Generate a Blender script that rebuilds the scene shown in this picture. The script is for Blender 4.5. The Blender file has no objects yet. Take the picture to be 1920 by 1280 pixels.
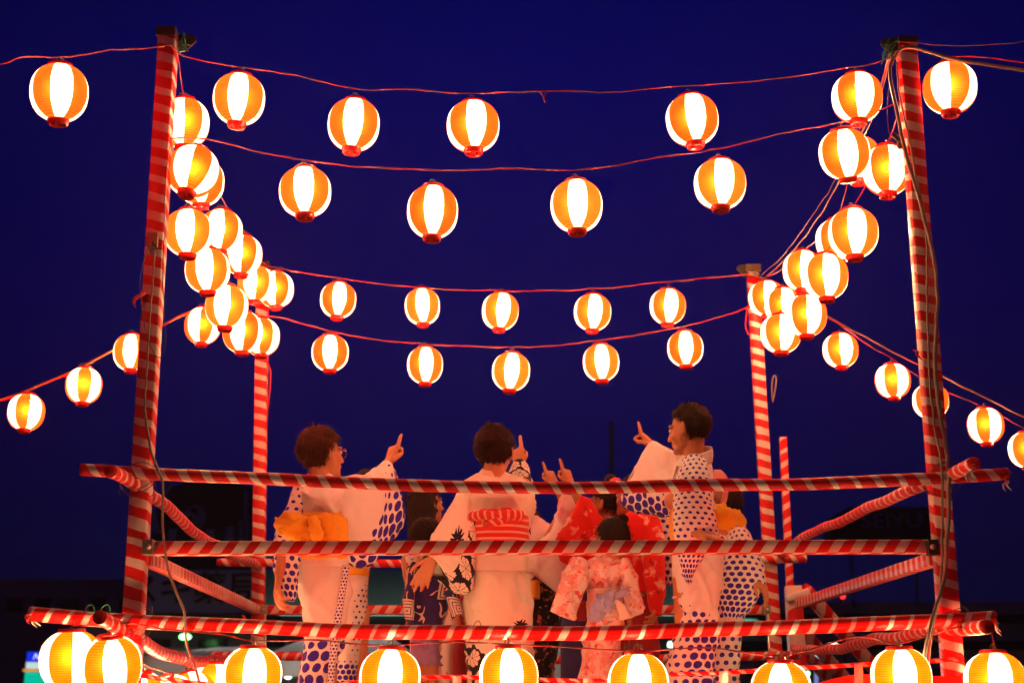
import bpy, math, random
import numpy as np
from mathutils import Vector, Matrix, noise
random.seed(7)
R = math.radians
sc = bpy.context.scene
col = sc.collection

# ------------------------------------------------------------------ camera, sky, exposure
CAM_Z = 1.6
PITCH = R(14.4)
FPX = 2747.0                       # focal length in photo pixels (photo 1920 px wide)
cd = bpy.data.cameras.new("camera")
cam = bpy.data.objects.new("camera", cd); col.objects.link(cam)
cam.location = (0, 0, CAM_Z)
cam.rotation_euler = (R(90) + PITCH, 0, 0)
cd.sensor_width = 36; cd.lens = FPX / 1920 * 36
cd.clip_start = 0.1; cd.clip_end = 3000
cd.dof.use_dof = True; cd.dof.focus_distance = 6.5; cd.dof.aperture_fstop = 2.8
sc.camera = cam

w = bpy.data.worlds.new("World"); sc.world = w; w.use_nodes = True
wn = w.node_tree.nodes; wl = w.node_tree.links
bg = wn["Background"]
sky = wn.new("ShaderNodeTexSky"); sky.sky_type = 'NISHITA'; sky.sun_disc = False
sky.sun_elevation = R(-3.5); sky.sun_rotation = R(200); sky.air_density = 1.0; sky.dust_density = 0.4; sky.ozone_density = 6.0
# dusk: the deep blue left after sunset, a little violet low down
tc = wn.new("ShaderNodeTexCoord"); sx = wn.new("ShaderNodeSeparateXYZ"); wl.new(tc.outputs["Generated"], sx.inputs[0])
rp = wn.new("ShaderNodeValToRGB"); wl.new(sx.outputs["Z"], rp.inputs[0])
cr = rp.color_ramp
cr.elements[0].position = 0.0; cr.elements[0].color = (0.0026, 0.0032, 0.020, 1)
cr.elements[1].position = 0.62; cr.elements[1].color = (0.0005, 0.0012, 0.052, 1)
for p, c in ((0.06, (0.0026, 0.0030, 0.028, 1)), (0.15, (0.0030, 0.0026, 0.048, 1)), (0.27, (0.0030, 0.0020, 0.075, 1)), (0.42, (0.0009, 0.0016, 0.088, 1))):
    e = cr.elements.new(p); e.color = c
sy = wn.new("ShaderNodeMath"); sy.operation = 'ARCTAN2'; wl.new(sx.outputs["X"], sy.inputs[0]); wl.new(sx.outputs["Y"], sy.inputs[1])
sq = wn.new("ShaderNodeMath"); sq.operation = 'COSINE'; wl.new(sy.outputs[0], sq.inputs[0])
pw = wn.new("ShaderNodeMath"); pw.operation = 'MAXIMUM'; wl.new(sq.outputs[0], pw.inputs[0]); pw.inputs[1].default_value = 0.0
p2 = wn.new("ShaderNodeMath"); p2.operation = 'POWER'; wl.new(pw.outputs[0], p2.inputs[0]); p2.inputs[1].default_value = 16.0
p3 = wn.new("ShaderNodeMath"); p3.operation = 'MULTIPLY_ADD'; wl.new(p2.outputs[0], p3.inputs[0]); p3.inputs[1].default_value = 0.60; p3.inputs[2].default_value = 0.42
vm = wn.new("ShaderNodeVectorMath"); vm.operation = 'SCALE'; wl.new(rp.outputs[0], vm.inputs[0]); wl.new(p3.outputs[0], vm.inputs["Scale"])
ad = wn.new("ShaderNodeMix"); ad.data_type = 'RGBA'; ad.blend_type = 'ADD'; ad.inputs[0].default_value = 0.02
wl.new(vm.outputs[0], ad.inputs[6]); wl.new(sky.outputs[0], ad.inputs[7]); wl.new(ad.outputs[2], bg.inputs[0])
bg.inputs[1].default_value = 1.0

sc.view_settings.view_transform = 'Standard'; sc.view_settings.look = 'None'
sc.view_settings.exposure = 0; sc.view_settings.gamma = 1; sc.view_settings.use_curve_mapping = False
sc.render.engine = 'CYCLES'
cy = sc.cycles
cy.use_denoising = True; cy.max_bounces = 6; cy.diffuse_bounces = 3; cy.transparent_max_bounces = 8
cy.transmission_bounces = 4; cy.use_light_tree = True; cy.sample_clamp_indirect = 6; cy.caustics_reflective = False; cy.caustics_refractive = False

# ------------------------------------------------------------------ placing
def at(px, py, Y):
    """world point at depth Y (metres in front of the camera) seen at photo pixel px, py"""
    x = (px - 960) / FPX; v = (640 - py) / FPX
    yd = math.cos(PITCH) - v * math.sin(PITCH); zd = math.sin(PITCH) + v * math.cos(PITCH)
    t = Y / yd
    return Vector((x * t, Y, CAM_Z + zd * t))

ORG = {}
def tag(o, label=None, cat=None, group=None, kind=None):
    if label: o["label"] = label
    if cat: o["category"] = cat
    if group: o["group"] = group
    if kind: o["kind"] = kind
    return o
def thing(name, loc, label, cat, group=None):
    o = bpy.data.objects.new(name, None); col.objects.link(o)
    o.location = loc; o.empty_display_size = 0.1
    ORG[o.name] = Vector(loc)
    return tag(o, label, cat, group)
def mesh_obj(name, me, mat=None, parent=None):
    o = bpy.data.objects.new(name, me); col.objects.link(o)
    if parent is not None:
        o.parent = parent; ORG[o.name] = ORG[parent.name]
    else:
        ORG[o.name] = Vector((0, 0, 0))
    if mat is not None:
        for m in (mat if isinstance(mat, (list, tuple)) else [mat]): me.materials.append(m)
    return o

class MB:
    """collects geometry of one part (world coordinates), then links it as one mesh object"""
    def __init__(self): self.v = []; self.f = []; self.uv = []; self.mi = []; self.at = {}
    def add(self, vs, fs, uvs=None, mi=0):
        b = len(self.v); self.v.extend([tuple(p) for p in vs])
        for k, f in enumerate(fs):
            self.f.append(tuple(i + b for i in f)); self.mi.append(mi)
            self.uv.append(uvs[k] if uvs else [(0, 0)] * len(f))
    def build(self, name, mat, parent=None, smooth=True, origin=None):
        me = bpy.data.meshes.new(name)
        o0 = ORG[parent.name] if parent is not None else (Vector(origin) if origin is not None else Vector((0, 0, 0)))
        me.from_pydata([(p[0] - o0[0], p[1] - o0[1], p[2] - o0[2]) for p in self.v], [], self.f)
        uvl = me.uv_layers.new(name="UVMap")
        flat = [c for f in self.uv for t in f for c in t]
        uvl.data.foreach_set("uv", flat)
        me.polygons.foreach_set("material_index", self.mi)
        me.polygons.foreach_set("use_smooth", [smooth] * len(me.polygons))
        for k, vals in self.at.items():
            a = me.attributes.new(k, 'FLOAT', 'POINT'); a.data.foreach_set("value", vals)
        me.update()
        o = mesh_obj(name, me, mat, parent)
        if parent is None and origin is not None: o.location = origin; ORG[o.name] = Vector(origin)
        return o

def catmull(pts, sub):
    """smooth list of numpy vectors"""
    pts = [np.array(p, float) for p in pts]; n = len(pts); out = []
    for i in range(n - 1):
        p0 = pts[max(i - 1, 0)]; p1 = pts[i]; p2 = pts[i + 1]; p3 = pts[min(i + 2, n - 1)]
        for k in range(sub):
            t = k / sub
            out.append(0.5 * ((2 * p1) + (p2 - p0) * t + (2 * p0 - 5 * p1 + 4 * p2 - p3) * t * t + (3 * p1 - p0 - 3 * p2 + p3) * t ** 3))
    out.append(pts[-1]); return out

def sweep(mb, path, prof, closed_prof=True, cap=True, up=Vector((0, 0, 1)), mi=0, scale=None, u0=0.0):
    """sweep a 2-D profile [(a,b)] along path; uv: u = metres along, v = 0..1 round the profile"""
    path = [Vector(p) for p in path]; n = len(path); m = len(prof)
    vs = []; fs = []; uvs = []; L = u0; us = []
    per = [0]
    for k in range(m):
        a = prof[k]; b = prof[(k + 1) % m]; per.append(per[-1] + math.hypot(a[0] - b[0], a[1] - b[1]))
    per = [p / per[-1] for p in per]
    ref = None
    for i, p in enumerate(path):
        t = (path[min(i + 1, n - 1)] - path[max(i - 1, 0)]).normalized()
        if ref is None:
            ref = up - t * up.dot(t)
            if ref.length < 1e-3: ref = Vector((0, 1, 0)) - t * t.y
            ref.normalize()
        else:
            ref = (ref - t * ref.dot(t)).normalized()
        s = t.cross(ref)
        k = scale[i] if scale else 1
        for a, b in prof: vs.append(p + s * a * k + ref * b * k)
        if i: L += (p - path[i - 1]).length
        us.append(L)
    for i in range(n - 1):
        for k in range(m):
            k2 = (k + 1) % m
            fs.append((i * m + k, i * m + k2, (i + 1) * m + k2, (i + 1) * m + k))
            uvs.append([(us[i], per[k]), (us[i], per[k + 1]), (us[i + 1], per[k + 1]), (us[i + 1], per[k])])
    if cap:
        fs.append(tuple(range(m - 1, -1, -1))); uvs.append([(us[0], 0)] * m)
        fs.append(tuple((n - 1) * m + k for k in range(m))); uvs.append([(us[-1], 0)] * m)
    mb.add(vs, fs, uvs, mi)
def circ(r, n=12): return [(r * math.cos(2 * math.pi * k / n), r * math.sin(2 * math.pi * k / n)) for k in range(n)]
def rrect(wd, dp, b=0.004):
    x = wd / 2; y = dp / 2; q = b
    return [(x, -y + q), (x, y - q), (x - q, y), (-x + q, y), (-x, y - q), (-x, -y + q), (-x + q, -y), (x - q, -y)]
def resample(path, step):
    path = [Vector(p) for p in path]; out = [path[0].copy()]
    for a, b in zip(path, path[1:]):
        n = max(1, int((b - a).length / step))
        for k in range(1, n + 1): out.append(a.lerp(b, k / n))
    return out
def wobble(path, amp, freq, seed=0.0):
    return [p + Vector((noise.noise(p * freq + Vector((seed, 0, 0))), noise.noise(p * freq + Vector((0, seed + 7, 0))), noise.noise(p * freq + Vector((0, 3, seed))))) * amp for p in path]
def box(mb, c, sz, mi=0, rz=0.0):
    x, y, z = sz[0] / 2, sz[1] / 2, sz[2] / 2; c = Vector(c); q = Matrix.Rotation(rz, 3, 'Z')
    vs = [c + q @ Vector((a * x, b * y, d * z)) for a in (-1, 1) for b in (-1, 1) for d in (-1, 1)]
    fs = [(0, 1, 3, 2), (4, 6, 7, 5), (0, 4, 5, 1), (2, 3, 7, 6), (0, 2, 6, 4), (1, 5, 7, 3)]
    mb.add(vs, fs, None, mi)
def lathe(mb, prof, n=24, mi=0, c=(0, 0, 0), mifun=None):
    c = Vector(c); vs = []; fs = []; m = len(prof); uvs = []; mis = []
    for k in range(n):
        a = 2 * math.pi * k / n
        for r, z in prof: vs.append(c + Vector((r * math.cos(a), r * math.sin(a), z)))
    for k in range(n):
        k2 = (k + 1) % n
        for i in range(m - 1):
            fs.append((k * m + i, k2 * m + i, k2 * m + i + 1, k * m + i + 1))
            uvs.append([(k / n, i / (m - 1)), ((k + 1) / n, i / (m - 1)), ((k + 1) / n, (i + 1) / (m - 1)), (k / n, (i + 1) / (m - 1))])
            mis.append(mifun(k) if mifun else mi)
    b = len(mb.f); mb.add(vs, fs, uvs, mi)
    for i, q in enumerate(mis): mb.mi[b + i] = q
def sphere(mb, c, r, n=12, m=8, mi=0):
    c = Vector(c); r = r if isinstance(r, (tuple, list)) else (r, r, r)
    vs = [c + Vector((0, 0, r[2]))]
    for i in range(1, m):
        p = math.pi * i / m
        for k in range(n):
            a = 2 * math.pi * k / n
            vs.append(c + Vector((r[0] * math.sin(p) * math.cos(a), r[1] * math.sin(p) * math.sin(a), r[2] * math.cos(p))))
    vs.append(c - Vector((0, 0, r[2]))); fs = []
    for k in range(n): fs.append((0, 1 + k, 1 + (k + 1) % n))
    for i in range(m - 2):
        for k in range(n): fs.append((1 + i * n + k, 1 + (i + 1) * n + k, 1 + (i + 1) * n + (k + 1) % n, 1 + i * n + (k + 1) % n))
    L = len(vs) - 1; b = 1 + (m - 2) * n
    for k in range(n): fs.append((L, b + (k + 1) % n, b + k))
    mb.add(vs, fs, None, mi)

# ------------------------------------------------------------------ materials
class X:
    """tiny node expression: X objects wrap a socket or number and support + - * / and functions"""
    def __init__(s, nt, v): s.nt = nt; s.v = v
    def _m(s, op, *o):
        n = s.nt.nodes.new("ShaderNodeMath"); n.operation = op
        for i, q in enumerate((s,) + o):
            q = q.v if isinstance(q, X) else q
            if isinstance(q, (int, float)): n.inputs[i].default_value = q
            else: s.nt.links.new(q, n.inputs[i])
        return X(s.nt, n.outputs[0])
    def __add__(s, o): return s._m('ADD', o)
    def __sub__(s, o): return s._m('SUBTRACT', o)
    def __mul__(s, o): return s._m('MULTIPLY', o)
    def __truediv__(s, o): return s._m('DIVIDE', o)
    def rsub(s, k): return X(s.nt, float(k))._m('SUBTRACT', s)
    def frac(s): return s._m('FRACT')
    def floor(s): return s._m('FLOOR')
    def lt(s, o): return s._m('LESS_THAN', o)
    def gt(s, o): return s._m('GREATER_THAN', o)
    def abs(s): return s._m('ABSOLUTE')
    def sqrt(s): return s._m('SQRT')
    def cos(s): return s._m('COSINE')
    def atan2(s, o): return s._m('ARCTAN2', o)
    def mod(s, o): return s._m('FLOORED_MODULO', o)
    def max(s, o): return s._m('MAXIMUM', o)
    def min(s, o): return s._m('MINIMUM', o)
    def pow(s, o): return s._m('POWER', o)
    def clamp(s): return s.max(0.0).min(1.0)

def newmat(name, color=(0.5, 0.5, 0.5), rough=0.6, spec=0.5, metal=0.0):
    m = bpy.data.materials.new(name); m.use_nodes = True
    b = m.node_tree.nodes["Principled BSDF"]
    b.inputs["Base Color"].default_value = (*color, 1); b.inputs["Roughness"].default_value = rough
    b.inputs["Specular IOR Level"].default_value = spec; b.inputs["Metallic"].default_value = metal
    return m
def parts(m):
    nt = m.node_tree; return nt, nt.nodes["Principled BSDF"]
def uvxy(nt):
    t = nt.nodes.new("ShaderNodeUVMap"); t.uv_map = "UVMap"
    s = nt.nodes.new("ShaderNodeSeparateXYZ"); nt.links.new(t.outputs[0], s.inputs[0])
    return X(nt, s.outputs[0]), X(nt, s.outputs[1])
def attr(nt, name):
    a = nt.nodes.new("ShaderNodeAttribute"); a.attribute_name = name; return X(nt, a.outputs["Fac"])
def comb(nt, x, y, z=0.0):
    c = nt.nodes.new("ShaderNodeCombineXYZ")
    for i, q in enumerate((x, y, z)):
        q = q.v if isinstance(q, X) else q
        if isinstance(q, (int, float)): c.inputs[i].default_value = q
        else: nt.links.new(q, c.inputs[i])
    return c.outputs[0]
def nz(nt, vec, scale, detail=2.0, rough=0.5, color=False):
    n = nt.nodes.new("ShaderNodeTexNoise"); n.inputs["Scale"].default_value = scale; n.inputs["Detail"].default_value = detail; n.inputs["Roughness"].default_value = rough
    if vec is not None: nt.links.new(vec, n.inputs["Vector"])
    return n.outputs["Color"] if color else X(nt, n.outputs[0])
def wnoise(nt, vec):
    n = nt.nodes.new("ShaderNodeTexWhiteNoise"); n.noise_dimensions = '3D'; nt.links.new(vec, n.inputs["Vector"]); return X(nt, n.outputs[0])
def objvec(nt):
    t = nt.nodes.new("ShaderNodeTexCoord"); return t.outputs["Object"]
def mixc(nt, f, a, b):
    n = nt.nodes.new("ShaderNodeMix"); n.data_type = 'RGBA'
    for i, q in ((0, f), (6, a), (7, b)):
        q = q.v if isinstance(q, X) else q
        if isinstance(q, (int, float)): n.inputs[i].default_value = q
        elif isinstance(q, tuple): n.inputs[i].default_value = (*q[:3], 1)
        else: nt.links.new(q, n.inputs[i])
    return n.outputs[2]
def bump(nt, b, h, strength=0.3, dist=0.01):
    n = nt.nodes.new("ShaderNodeBump"); n.inputs["Strength"].default_value = strength; n.inputs["Distance"].default_value = dist
    nt.links.new(h.v, n.inputs["Height"]); nt.links.new(n.outputs[0], b.inputs["Normal"])

RED = (0.56, 0.008, 0.007); TAPEW = (0.62, 0.46, 0.43)
def stripe_mat(name, period, duty, turns, vary=0.14, worn=0.0, dirt=0.25, jit=0.22):
    """red and white vinyl tape wound round a pole: u runs along the pole, v round it"""
    m = newmat(name, rough=0.42, spec=0.25); nt, b = parts(m)
    u, v = uvxy(nt)
    n1 = nz(nt, comb(nt, u * 9.0, v * 3.0), 1.0, 3)
    t = u / period + v * turns + (n1 - 0.5) * jit
    cell = wnoise(nt, comb(nt, t.floor(), 3.7))
    f = t.frac()
    isr = f.lt((cell - 0.5) * (2 * vary) + duty)
    n2 = nz(nt, comb(nt, u * 34.0, v * 9.0), 1.0, 4)
    n3 = nz(nt, comb(nt, u * 3.0, v * 1.5), 1.0, 3)
    red = mixc(nt, n3, tuple(c * 0.72 for c in RED), tuple(min(1, c * 1.2) for c in RED))
    wht = mixc(nt, (n2 - 0.35).clamp() * dirt * 2.0, TAPEW, (0.42, 0.33, 0.27))
    if worn:
        k = (nz(nt, comb(nt, u * 120.0, v * 2.0), 1.0, 3) * 0.7 + n3 * 0.5).gt(0.62)
        red = mixc(nt, k * worn, red, (0.62, 0.55, 0.50))
    nt.links.new(mixc(nt, isr, wht, red), b.inputs["Base Color"])
    wr = nz(nt, comb(nt, u * 45.0 + v * 22.0, v * 5.0 - u * 10.0), 1.0, 4, 0.6)
    bump(nt, b, wr + isr * 0.35 + (f - duty).abs().lt(0.03) * 0.3, 0.35, 0.006)
    return m
M = {}
M['post'] = stripe_mat('tape_wound_post', 0.083, 0.52, -1.0)
M['post_back'] = stripe_mat('tape_wound_back_post', 0.088, 0.55, -1.0, 0.1)
M['rail_top'] = stripe_mat('tape_wound_rail', 0.094, 0.64, 1.0, 0.10)
M['rail_low'] = stripe_mat('tape_wound_low_rail', 0.076, 0.70, -1.0, 0.12)
M['rail_flat'] = stripe_mat('tape_wound_flat_rail', 0.090, 0.50, -1.55, 0.04, 0, 0.18, 0.06)
M['rail_side'] = stripe_mat('tape_wound_side_rail', 0.082, 0.70, 1.0, 0.12)
M['rail_worn'] = stripe_mat('worn_tape_rail', 0.080, 0.58, 0.3, 0.08, 0.85)
M['rail_tight'] = stripe_mat('tight_tape_rail', 0.085, 0.56, 0.3, 0.05, 0, 0.3, 0.08)
M['stair'] = stripe_mat('stair_tape', 0.20, 0.48, 1.0, 0.06)
M['rope_stripe'] = stripe_mat('thin_striped_rope', 0.06, 0.62, 1.0, 0.1)
M['steel'] = newmat('galvanised_steel', (0.24, 0.20, 0.15), 0.5, 0.5, 0.75)
M['dark_iron'] = newmat('dark_iron', (0.035, 0.028, 0.024), 0.5, 0.5, 0.4)
M['bolt'] = newmat('bolt_steel', (0.5, 0.46, 0.4), 0.3, 0.5, 1.0)
M['cap_cloth'] = newmat('brown_cap', (0.09, 0.045, 0.025), 0.8); M['wood'] = newmat('bare_wood', (0.30, 0.19, 0.10), 0.7)
def woody(m, c1, c2):
    nt, b = parts(m); t = nt.nodes.new("ShaderNodeTexCoord"); mp = nt.nodes.new("ShaderNodeMapping"); mp.inputs["Scale"].default_value = (20, 2, 20)
    nt.links.new(t.outputs["Object"], mp.inputs[0]); n = nz(nt, mp.outputs[0], 3.0, 4)
    nt.links.new(mixc(nt, n, c1, c2), b.inputs["Base Color"])
woody(M['wood'], (0.22, 0.13, 0.07), (0.38, 0.26, 0.15))
M['wire_red'] = newmat('red_wire', (0.30, 0.008, 0.010), 0.5, 0.3)
M['wire_pale'] = newmat('pale_wire', (0.20, 0.10, 0.07), 0.55, 0.3)
M['wire_green'] = newmat('green_wire', (0.02, 0.16, 0.09), 0.5)
M['wire_black'] = newmat('black_wire', (0.03, 0.02, 0.02), 0.5)
M['cable'] = newmat('grey_cable', (0.22, 0.17, 0.13), 0.55)
M['rope'] = newmat('ochre_rope', (0.42, 0.20, 0.05), 0.8)
M['red_plastic'] = newmat('red_plastic', (0.62, 0.012, 0.010), 0.25, 0.5)
M['tape_white'] = newmat('white_cloth_strip', (0.72, 0.66, 0.60), 0.8)
M['red_cloth'] = newmat('red_cloth', (0.62, 0.03, 0.02), 0.75)

def paper_mat(name, color, strength, vary):
    """lit paper: glows from the lamp inside, lets a little of the lamp itself through"""
    m = bpy.data.materials.new(name); m.use_nodes = True; nt = m.node_tree
    for n in list(nt.nodes): nt.nodes.remove(n)
    out = nt.nodes.new("ShaderNodeOutputMaterial"); em = nt.nodes.new("ShaderNodeEmission")
    oi = nt.nodes.new("ShaderNodeObjectInfo"); r = X(nt, oi.outputs["Random"])
    c2 = (color[0], color[1] * vary, color[2] * vary)
    nt.links.new(mixc(nt, r, color, c2), em.inputs[0])
    # slightly darker just at each bamboo hoop
    u, v = uvxy(nt)
    hoop = (v * 24.0 + 0.5).frac(); hoop = hoop.gt(0.36) * hoop.lt(0.66)
    e8 = (u * 8.0).frac(); edge = ((e8 - 0.5).abs() - 0.40).max(0.0) * 10.0
    wear = nz(nt, comb(nt, u * 9.0 + r * 40.0, v * 7.0), 1.0, 3) * 0.5 + 0.75
    nt.links.new(((X(nt, 1.0) - hoop * 0.42) * (X(nt, 1.0) - edge * 0.45) * wear * strength).v, em.inputs[1])
    rf = nt.nodes.new("ShaderNodeBsdfRefraction"); rf.inputs["Roughness"].default_value = 0.85; rf.inputs["IOR"].default_value = 1.5
    rf.inputs["Color"].default_value = (1, 0.030, 0.001, 1) if color[1] < 0.3 else (1, 0.95, 0.85, 1)
    m2 = nt.nodes.new("ShaderNodeMixShader"); m2.inputs[0].default_value = 0.025
    nt.links.new(em.outputs[0], m2.inputs[1]); nt.links.new(rf.outputs[0], m2.inputs[2])
    tp = nt.nodes.new("ShaderNodeBsdfTransparent"); tp.inputs[0].default_value = (1.0, 0.0003, 0.00005, 1) if color[1] < 0.3 else (1.0, 0.92, 0.78, 1)
    m3 = nt.nodes.new("ShaderNodeMixShader"); m3.inputs[0].default_value = 0.10
    nt.links.new(m2.outputs[0], m3.inputs[1]); nt.links.new(tp.outputs[0], m3.inputs[2])
    nt.links.new(m3.outputs[0], out.inputs[0])
    return m
PAPER_K = 1.0
M['paper_white'] = paper_mat('white_paper', (1.0, 0.40, 0.22), 5.5, 1.0)
M['paper_orange'] = paper_mat('orange_paper', (1.0, 0.042, 0.0025), 4.6, 2.0)
M['paper_white_low'] = paper_mat('white_paper_low', (1.0, 0.40, 0.22), 5.5, 1.0)
M['paper_orange_low'] = paper_mat('orange_paper_low', (1.0, 0.078, 0.0008), 4.6, 1.45)
def glow_mat(name, color, strength):
    m = bpy.data.materials.new(name); m.use_nodes = True; nt = m.node_tree
    for n in list(nt.nodes): nt.nodes.remove(n)
    out = nt.nodes.new("ShaderNodeOutputMaterial"); em = nt.nodes.new("ShaderNodeEmission")
    em.inputs[0].default_value = (*color, 1); em.inputs[1].default_value = strength
    nt.links.new(em.outputs[0], out.inputs[0]); return m
M['bulb'] = glow_mat('lamp_bulb', (1.0, 0.66, 0.35), 5200.0)

# ------------------------------------------------------------------ setting: ground
def ground():
    mb = MB(); s = 300; n = 24
    vs = []; fs = []
    for i in range(n + 1):
        for j in range(n + 1): vs.append((-s + 2 * s * i / n, -100 + 400 * j / n, 0))
    for i in range(n):
        for j in range(n): fs.append((i * (n + 1) + j, (i + 1) * (n + 1) + j, (i + 1) * (n + 1) + j + 1, i * (n + 1) + j + 1))
    mb.add(vs, fs)
    m = newmat('ground_asphalt', (0.05, 0.05, 0.05), 0.9); nt, b = parts(m)
    n1 = nz(nt, objvec(nt), 0.6, 6); nt.links.new(mixc(nt, n1, (0.035, 0.034, 0.034), (0.07, 0.067, 0.062)), b.inputs["Base Color"])
    tag(mb.build('ground', m, None, False), kind='structure')
ground()
DECK = 1.41

# ------------------------------------------------------------------ the festival tower (yagura)
FY = 6.0; BY = 9.36
tower = thing('festival_tower', (0.05, 7.7, 0), "open timber festival tower wound in red and white striped tape", "festival tower")
def post(p0, p1, Y0, Y1, mat, wd=0.079):
    a = at(*p0, Y0); b = at(*p1, Y1)
    d = (b - a) / (b.z - a.z)
    base = a - d * a.z
    path = resample([base, b], 0.25)
    mb = MB(); sweep(mb, path, rrect(wd, wd, 0.006), up=Vector((0, 1, 0)), scale=None)
    return mb.build('post', mat, tower), base, b
PFL, FLb, FLt = post((250, 1170), (316, 70), FY + .05, FY + .05, M['post'])
PFR, FRb, FRt = post((1780, 1170), (1699, 85), FY + .05, FY + .05, M['post'])
PBL, BLb, BLt = post((484, 1160), (493, 500), BY, BY, M['post_back'], 0.078)
PBR, BRb, BRt = post((1450, 1160), (1411, 508), BY, BY, M['post_back'], 0.078)
def plate(parent, c, sx, sy, sz, mat, name='bracket', bolts=()):
    mb = MB(); box(mb, c, (sx, sy, sz)); o = mb.build(name, mat, parent, False)
    bv = o.modifiers.new('b', 'BEVEL'); bv.width = 0.003; bv.segments = 2
    for q in bolts:
        mb = MB(); sweep(mb, [Vector(q), Vector(q) + Vector((0, -0.008, 0))], circ(0.011, 10), up=Vector((0, 0, 1)))
        sphere(mb, Vector(q) + Vector((0, -0.009, 0)), (0.008, 0.005, 0.008), 10, 6); mb.build('bolt', M['bolt'], o)
    return o
# dark iron caps and ears at the post tops
plate(PFL, FLt + Vector((-0.004, 0, 0.012)), 0.088, 0.092, 0.045, M['dark_iron'], 'top_cap')
def ear(parent, c, sgn):
    mb = MB(); pts = [(0, -0.055), (0.0, 0.03), (0.045, 0.035), (0.072, 0.022), (0.078, 0.0), (0.06, -0.022), (0.03, -0.05)]
    f = [Vector((c[0] + sgn * a, c[1] - 0.004, c[2] + b)) for a, b in pts]; g = [p + Vector((0, 0.008, 0)) for p in f]; n = len(pts)
    fs = [tuple(range(n)), tuple(range(2 * n - 1, n - 1, -1))] + [(k, k + n, (k + 1) % n + n, (k + 1) % n) for k in range(n)]
    mb.add(f + g, fs); return mb.build('top_bracket', M['dark_iron'], parent, False)
ear(PFL, FLt + Vector((0.043, 0.02, -0.01)), 1)
plate(PFR, FRt + Vector((0.0, 0, 0.01)), 0.088, 0.092, 0.035, M['dark_iron'], 'top_cap')
ear(PFR, FRt + Vector((-0.043, -0.02, -0.005)), -1)
plate(PBR, BRt + Vector((0.0, 0, 0.01)), 0.1, 0.1, 0.05, M['cap_cloth'], 'top_cap')
ear(PBR, BRt + Vector((-0.035, -0.03, 0.0)), -1)
plate(PBL, BLt + Vector((0.0, 0, 0.01)), 0.09, 0.09, 0.04, M['dark_iron'], 'top_cap')

def rail(pts, r, mat, name='rail', wob=0.006, ends=True, seed=0, step=0.06, n=14):
    """a round bamboo or timber rail wound with tape; pts = (px, py, Y)"""
    path = catmull([at(*p) for p in pts], 10); path = resample([Vector(p) for p in path], step)
    path = wobble(path, wob, 2.2, seed)
    scl = [1 + 0.07 * noise.noise(p * 14.0) + 0.03 * noise.noise(p * 45.0) for p in path]
    mb = MB(); sweep(mb, path, circ(r, n), scale=scl, up=Vector((0, -1, 0.01)) if abs(path[-1].y - path[0].y) < 1 else Vector((0, 0, 1)))
    o = mb.build(name, mat, tower)
    return o, path
rail([(152, 880, 5.93), (330, 890, 5.93), (620, 902, 5.93), (930, 915, 5.93), (1220, 912, 5.93), (1520, 905, 5.93), (1888, 889, 5.93)], 0.0255, M['rail_top'], seed=1)
rail([(54, 1150, 5.90), (220, 1162, 5.93), (470, 1174, 5.93), (740, 1184, 5.93), (1000, 1187, 5.93), (1260, 1183, 5.93), (1560, 1170, 5.93), (1866, 1158, 5.92)], 0.0285, M['rail_low'], seed=2)
# flat rail on the front
def flat(p0, p1, wd, dp, mat, name='flat_rail', up=Vector((0, 0, 1))):
    a = at(*p0); b = at(*p1); mb = MB(); sweep(mb, resample([a, b], 0.08), rrect(dp, wd, 0.004), up=up); return mb.build(name, mat, tower)
flat((292, 1028, 6.03), (1745, 1025, 6.03), 0.056, 0.05, M['rail_flat'])
for px, sg in ((279, 1), (1748, -1)):
    c = at(px, 1026, 6.0)
    plate(tower, c, 0.044, 0.052, 0.062, M['steel'] if sg > 0 else M['dark_iron'], 'bracket', [c + Vector((0.006 * sg, -0.026, 0))])
# back rails
rail([(408, 1053, 9.28), (700, 1056, 9.28), (1100, 1056, 9.28), (1512, 1046, 9.28)], 0.026, M['rail_top'], seed=3)
flat((494, 1143, BY + .02), (1440, 1143, BY + .02), 0.058, 0.05, M['rail_flat'])
for px in (496, 1437):
    c = at(px, 1143, BY - 0.015); plate(tower, c, 0.05, 0.05, 0.062, M['steel'], 'bracket', [c + Vector((0, -0.025, 0))])
rail([(395, 1228, 9.28), (700, 1232, 9.28), (1100, 1236, 9.28), (1500, 1226, 9.28)], 0.027, M['rail_low'], seed=4)
# side rails: bent bamboo above, flat in the middle, bamboo below
rail([(206, 883, 5.66), (240, 900, 5.9), (292, 940, 6.35), (345, 984, 7.0), (400, 1019, 7.8), (440, 1040, 8.5), (486, 1062, 9.42)], 0.027, M['rail_side'], seed=5, wob=0.017, step=0.04)
rail([(1822, 869, 5.62), (1790, 882, 5.85), (1745, 905, 6.2), (1660, 940, 6.9), (1580, 975, 7.7), (1510, 1005, 8.6), (1452, 1046, 9.42)], 0.027, M['rail_side'], seed=6, wob=0.017, step=0.04)
flat((272, 1046, 6.1), (483, 1143, BY), 0.055, 0.048, M['rail_worn'])
flat((1757, 1046, 6.1), (1498, 1131, 9.0), 0.055, 0.05, M['rail_tight'])
rail([(186, 1157, 5.62), (222, 1176, 5.85), (268, 1208, 6.3), (330, 1234, 7.1), (400, 1241, 8.1), (478, 1236, 9.42)], 0.028, M['rail_side'], seed=8, wob=0.017, step=0.04)
rail([(1850, 1175, 5.62), (1810, 1179, 5.85), (1740, 1182, 6.2), (1640, 1200, 7.1), (1560, 1217, 8.1), (1490, 1214, 9.2)], 0.028, M['rail_side'], seed=9, wob=0.017, step=0.04)
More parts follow.
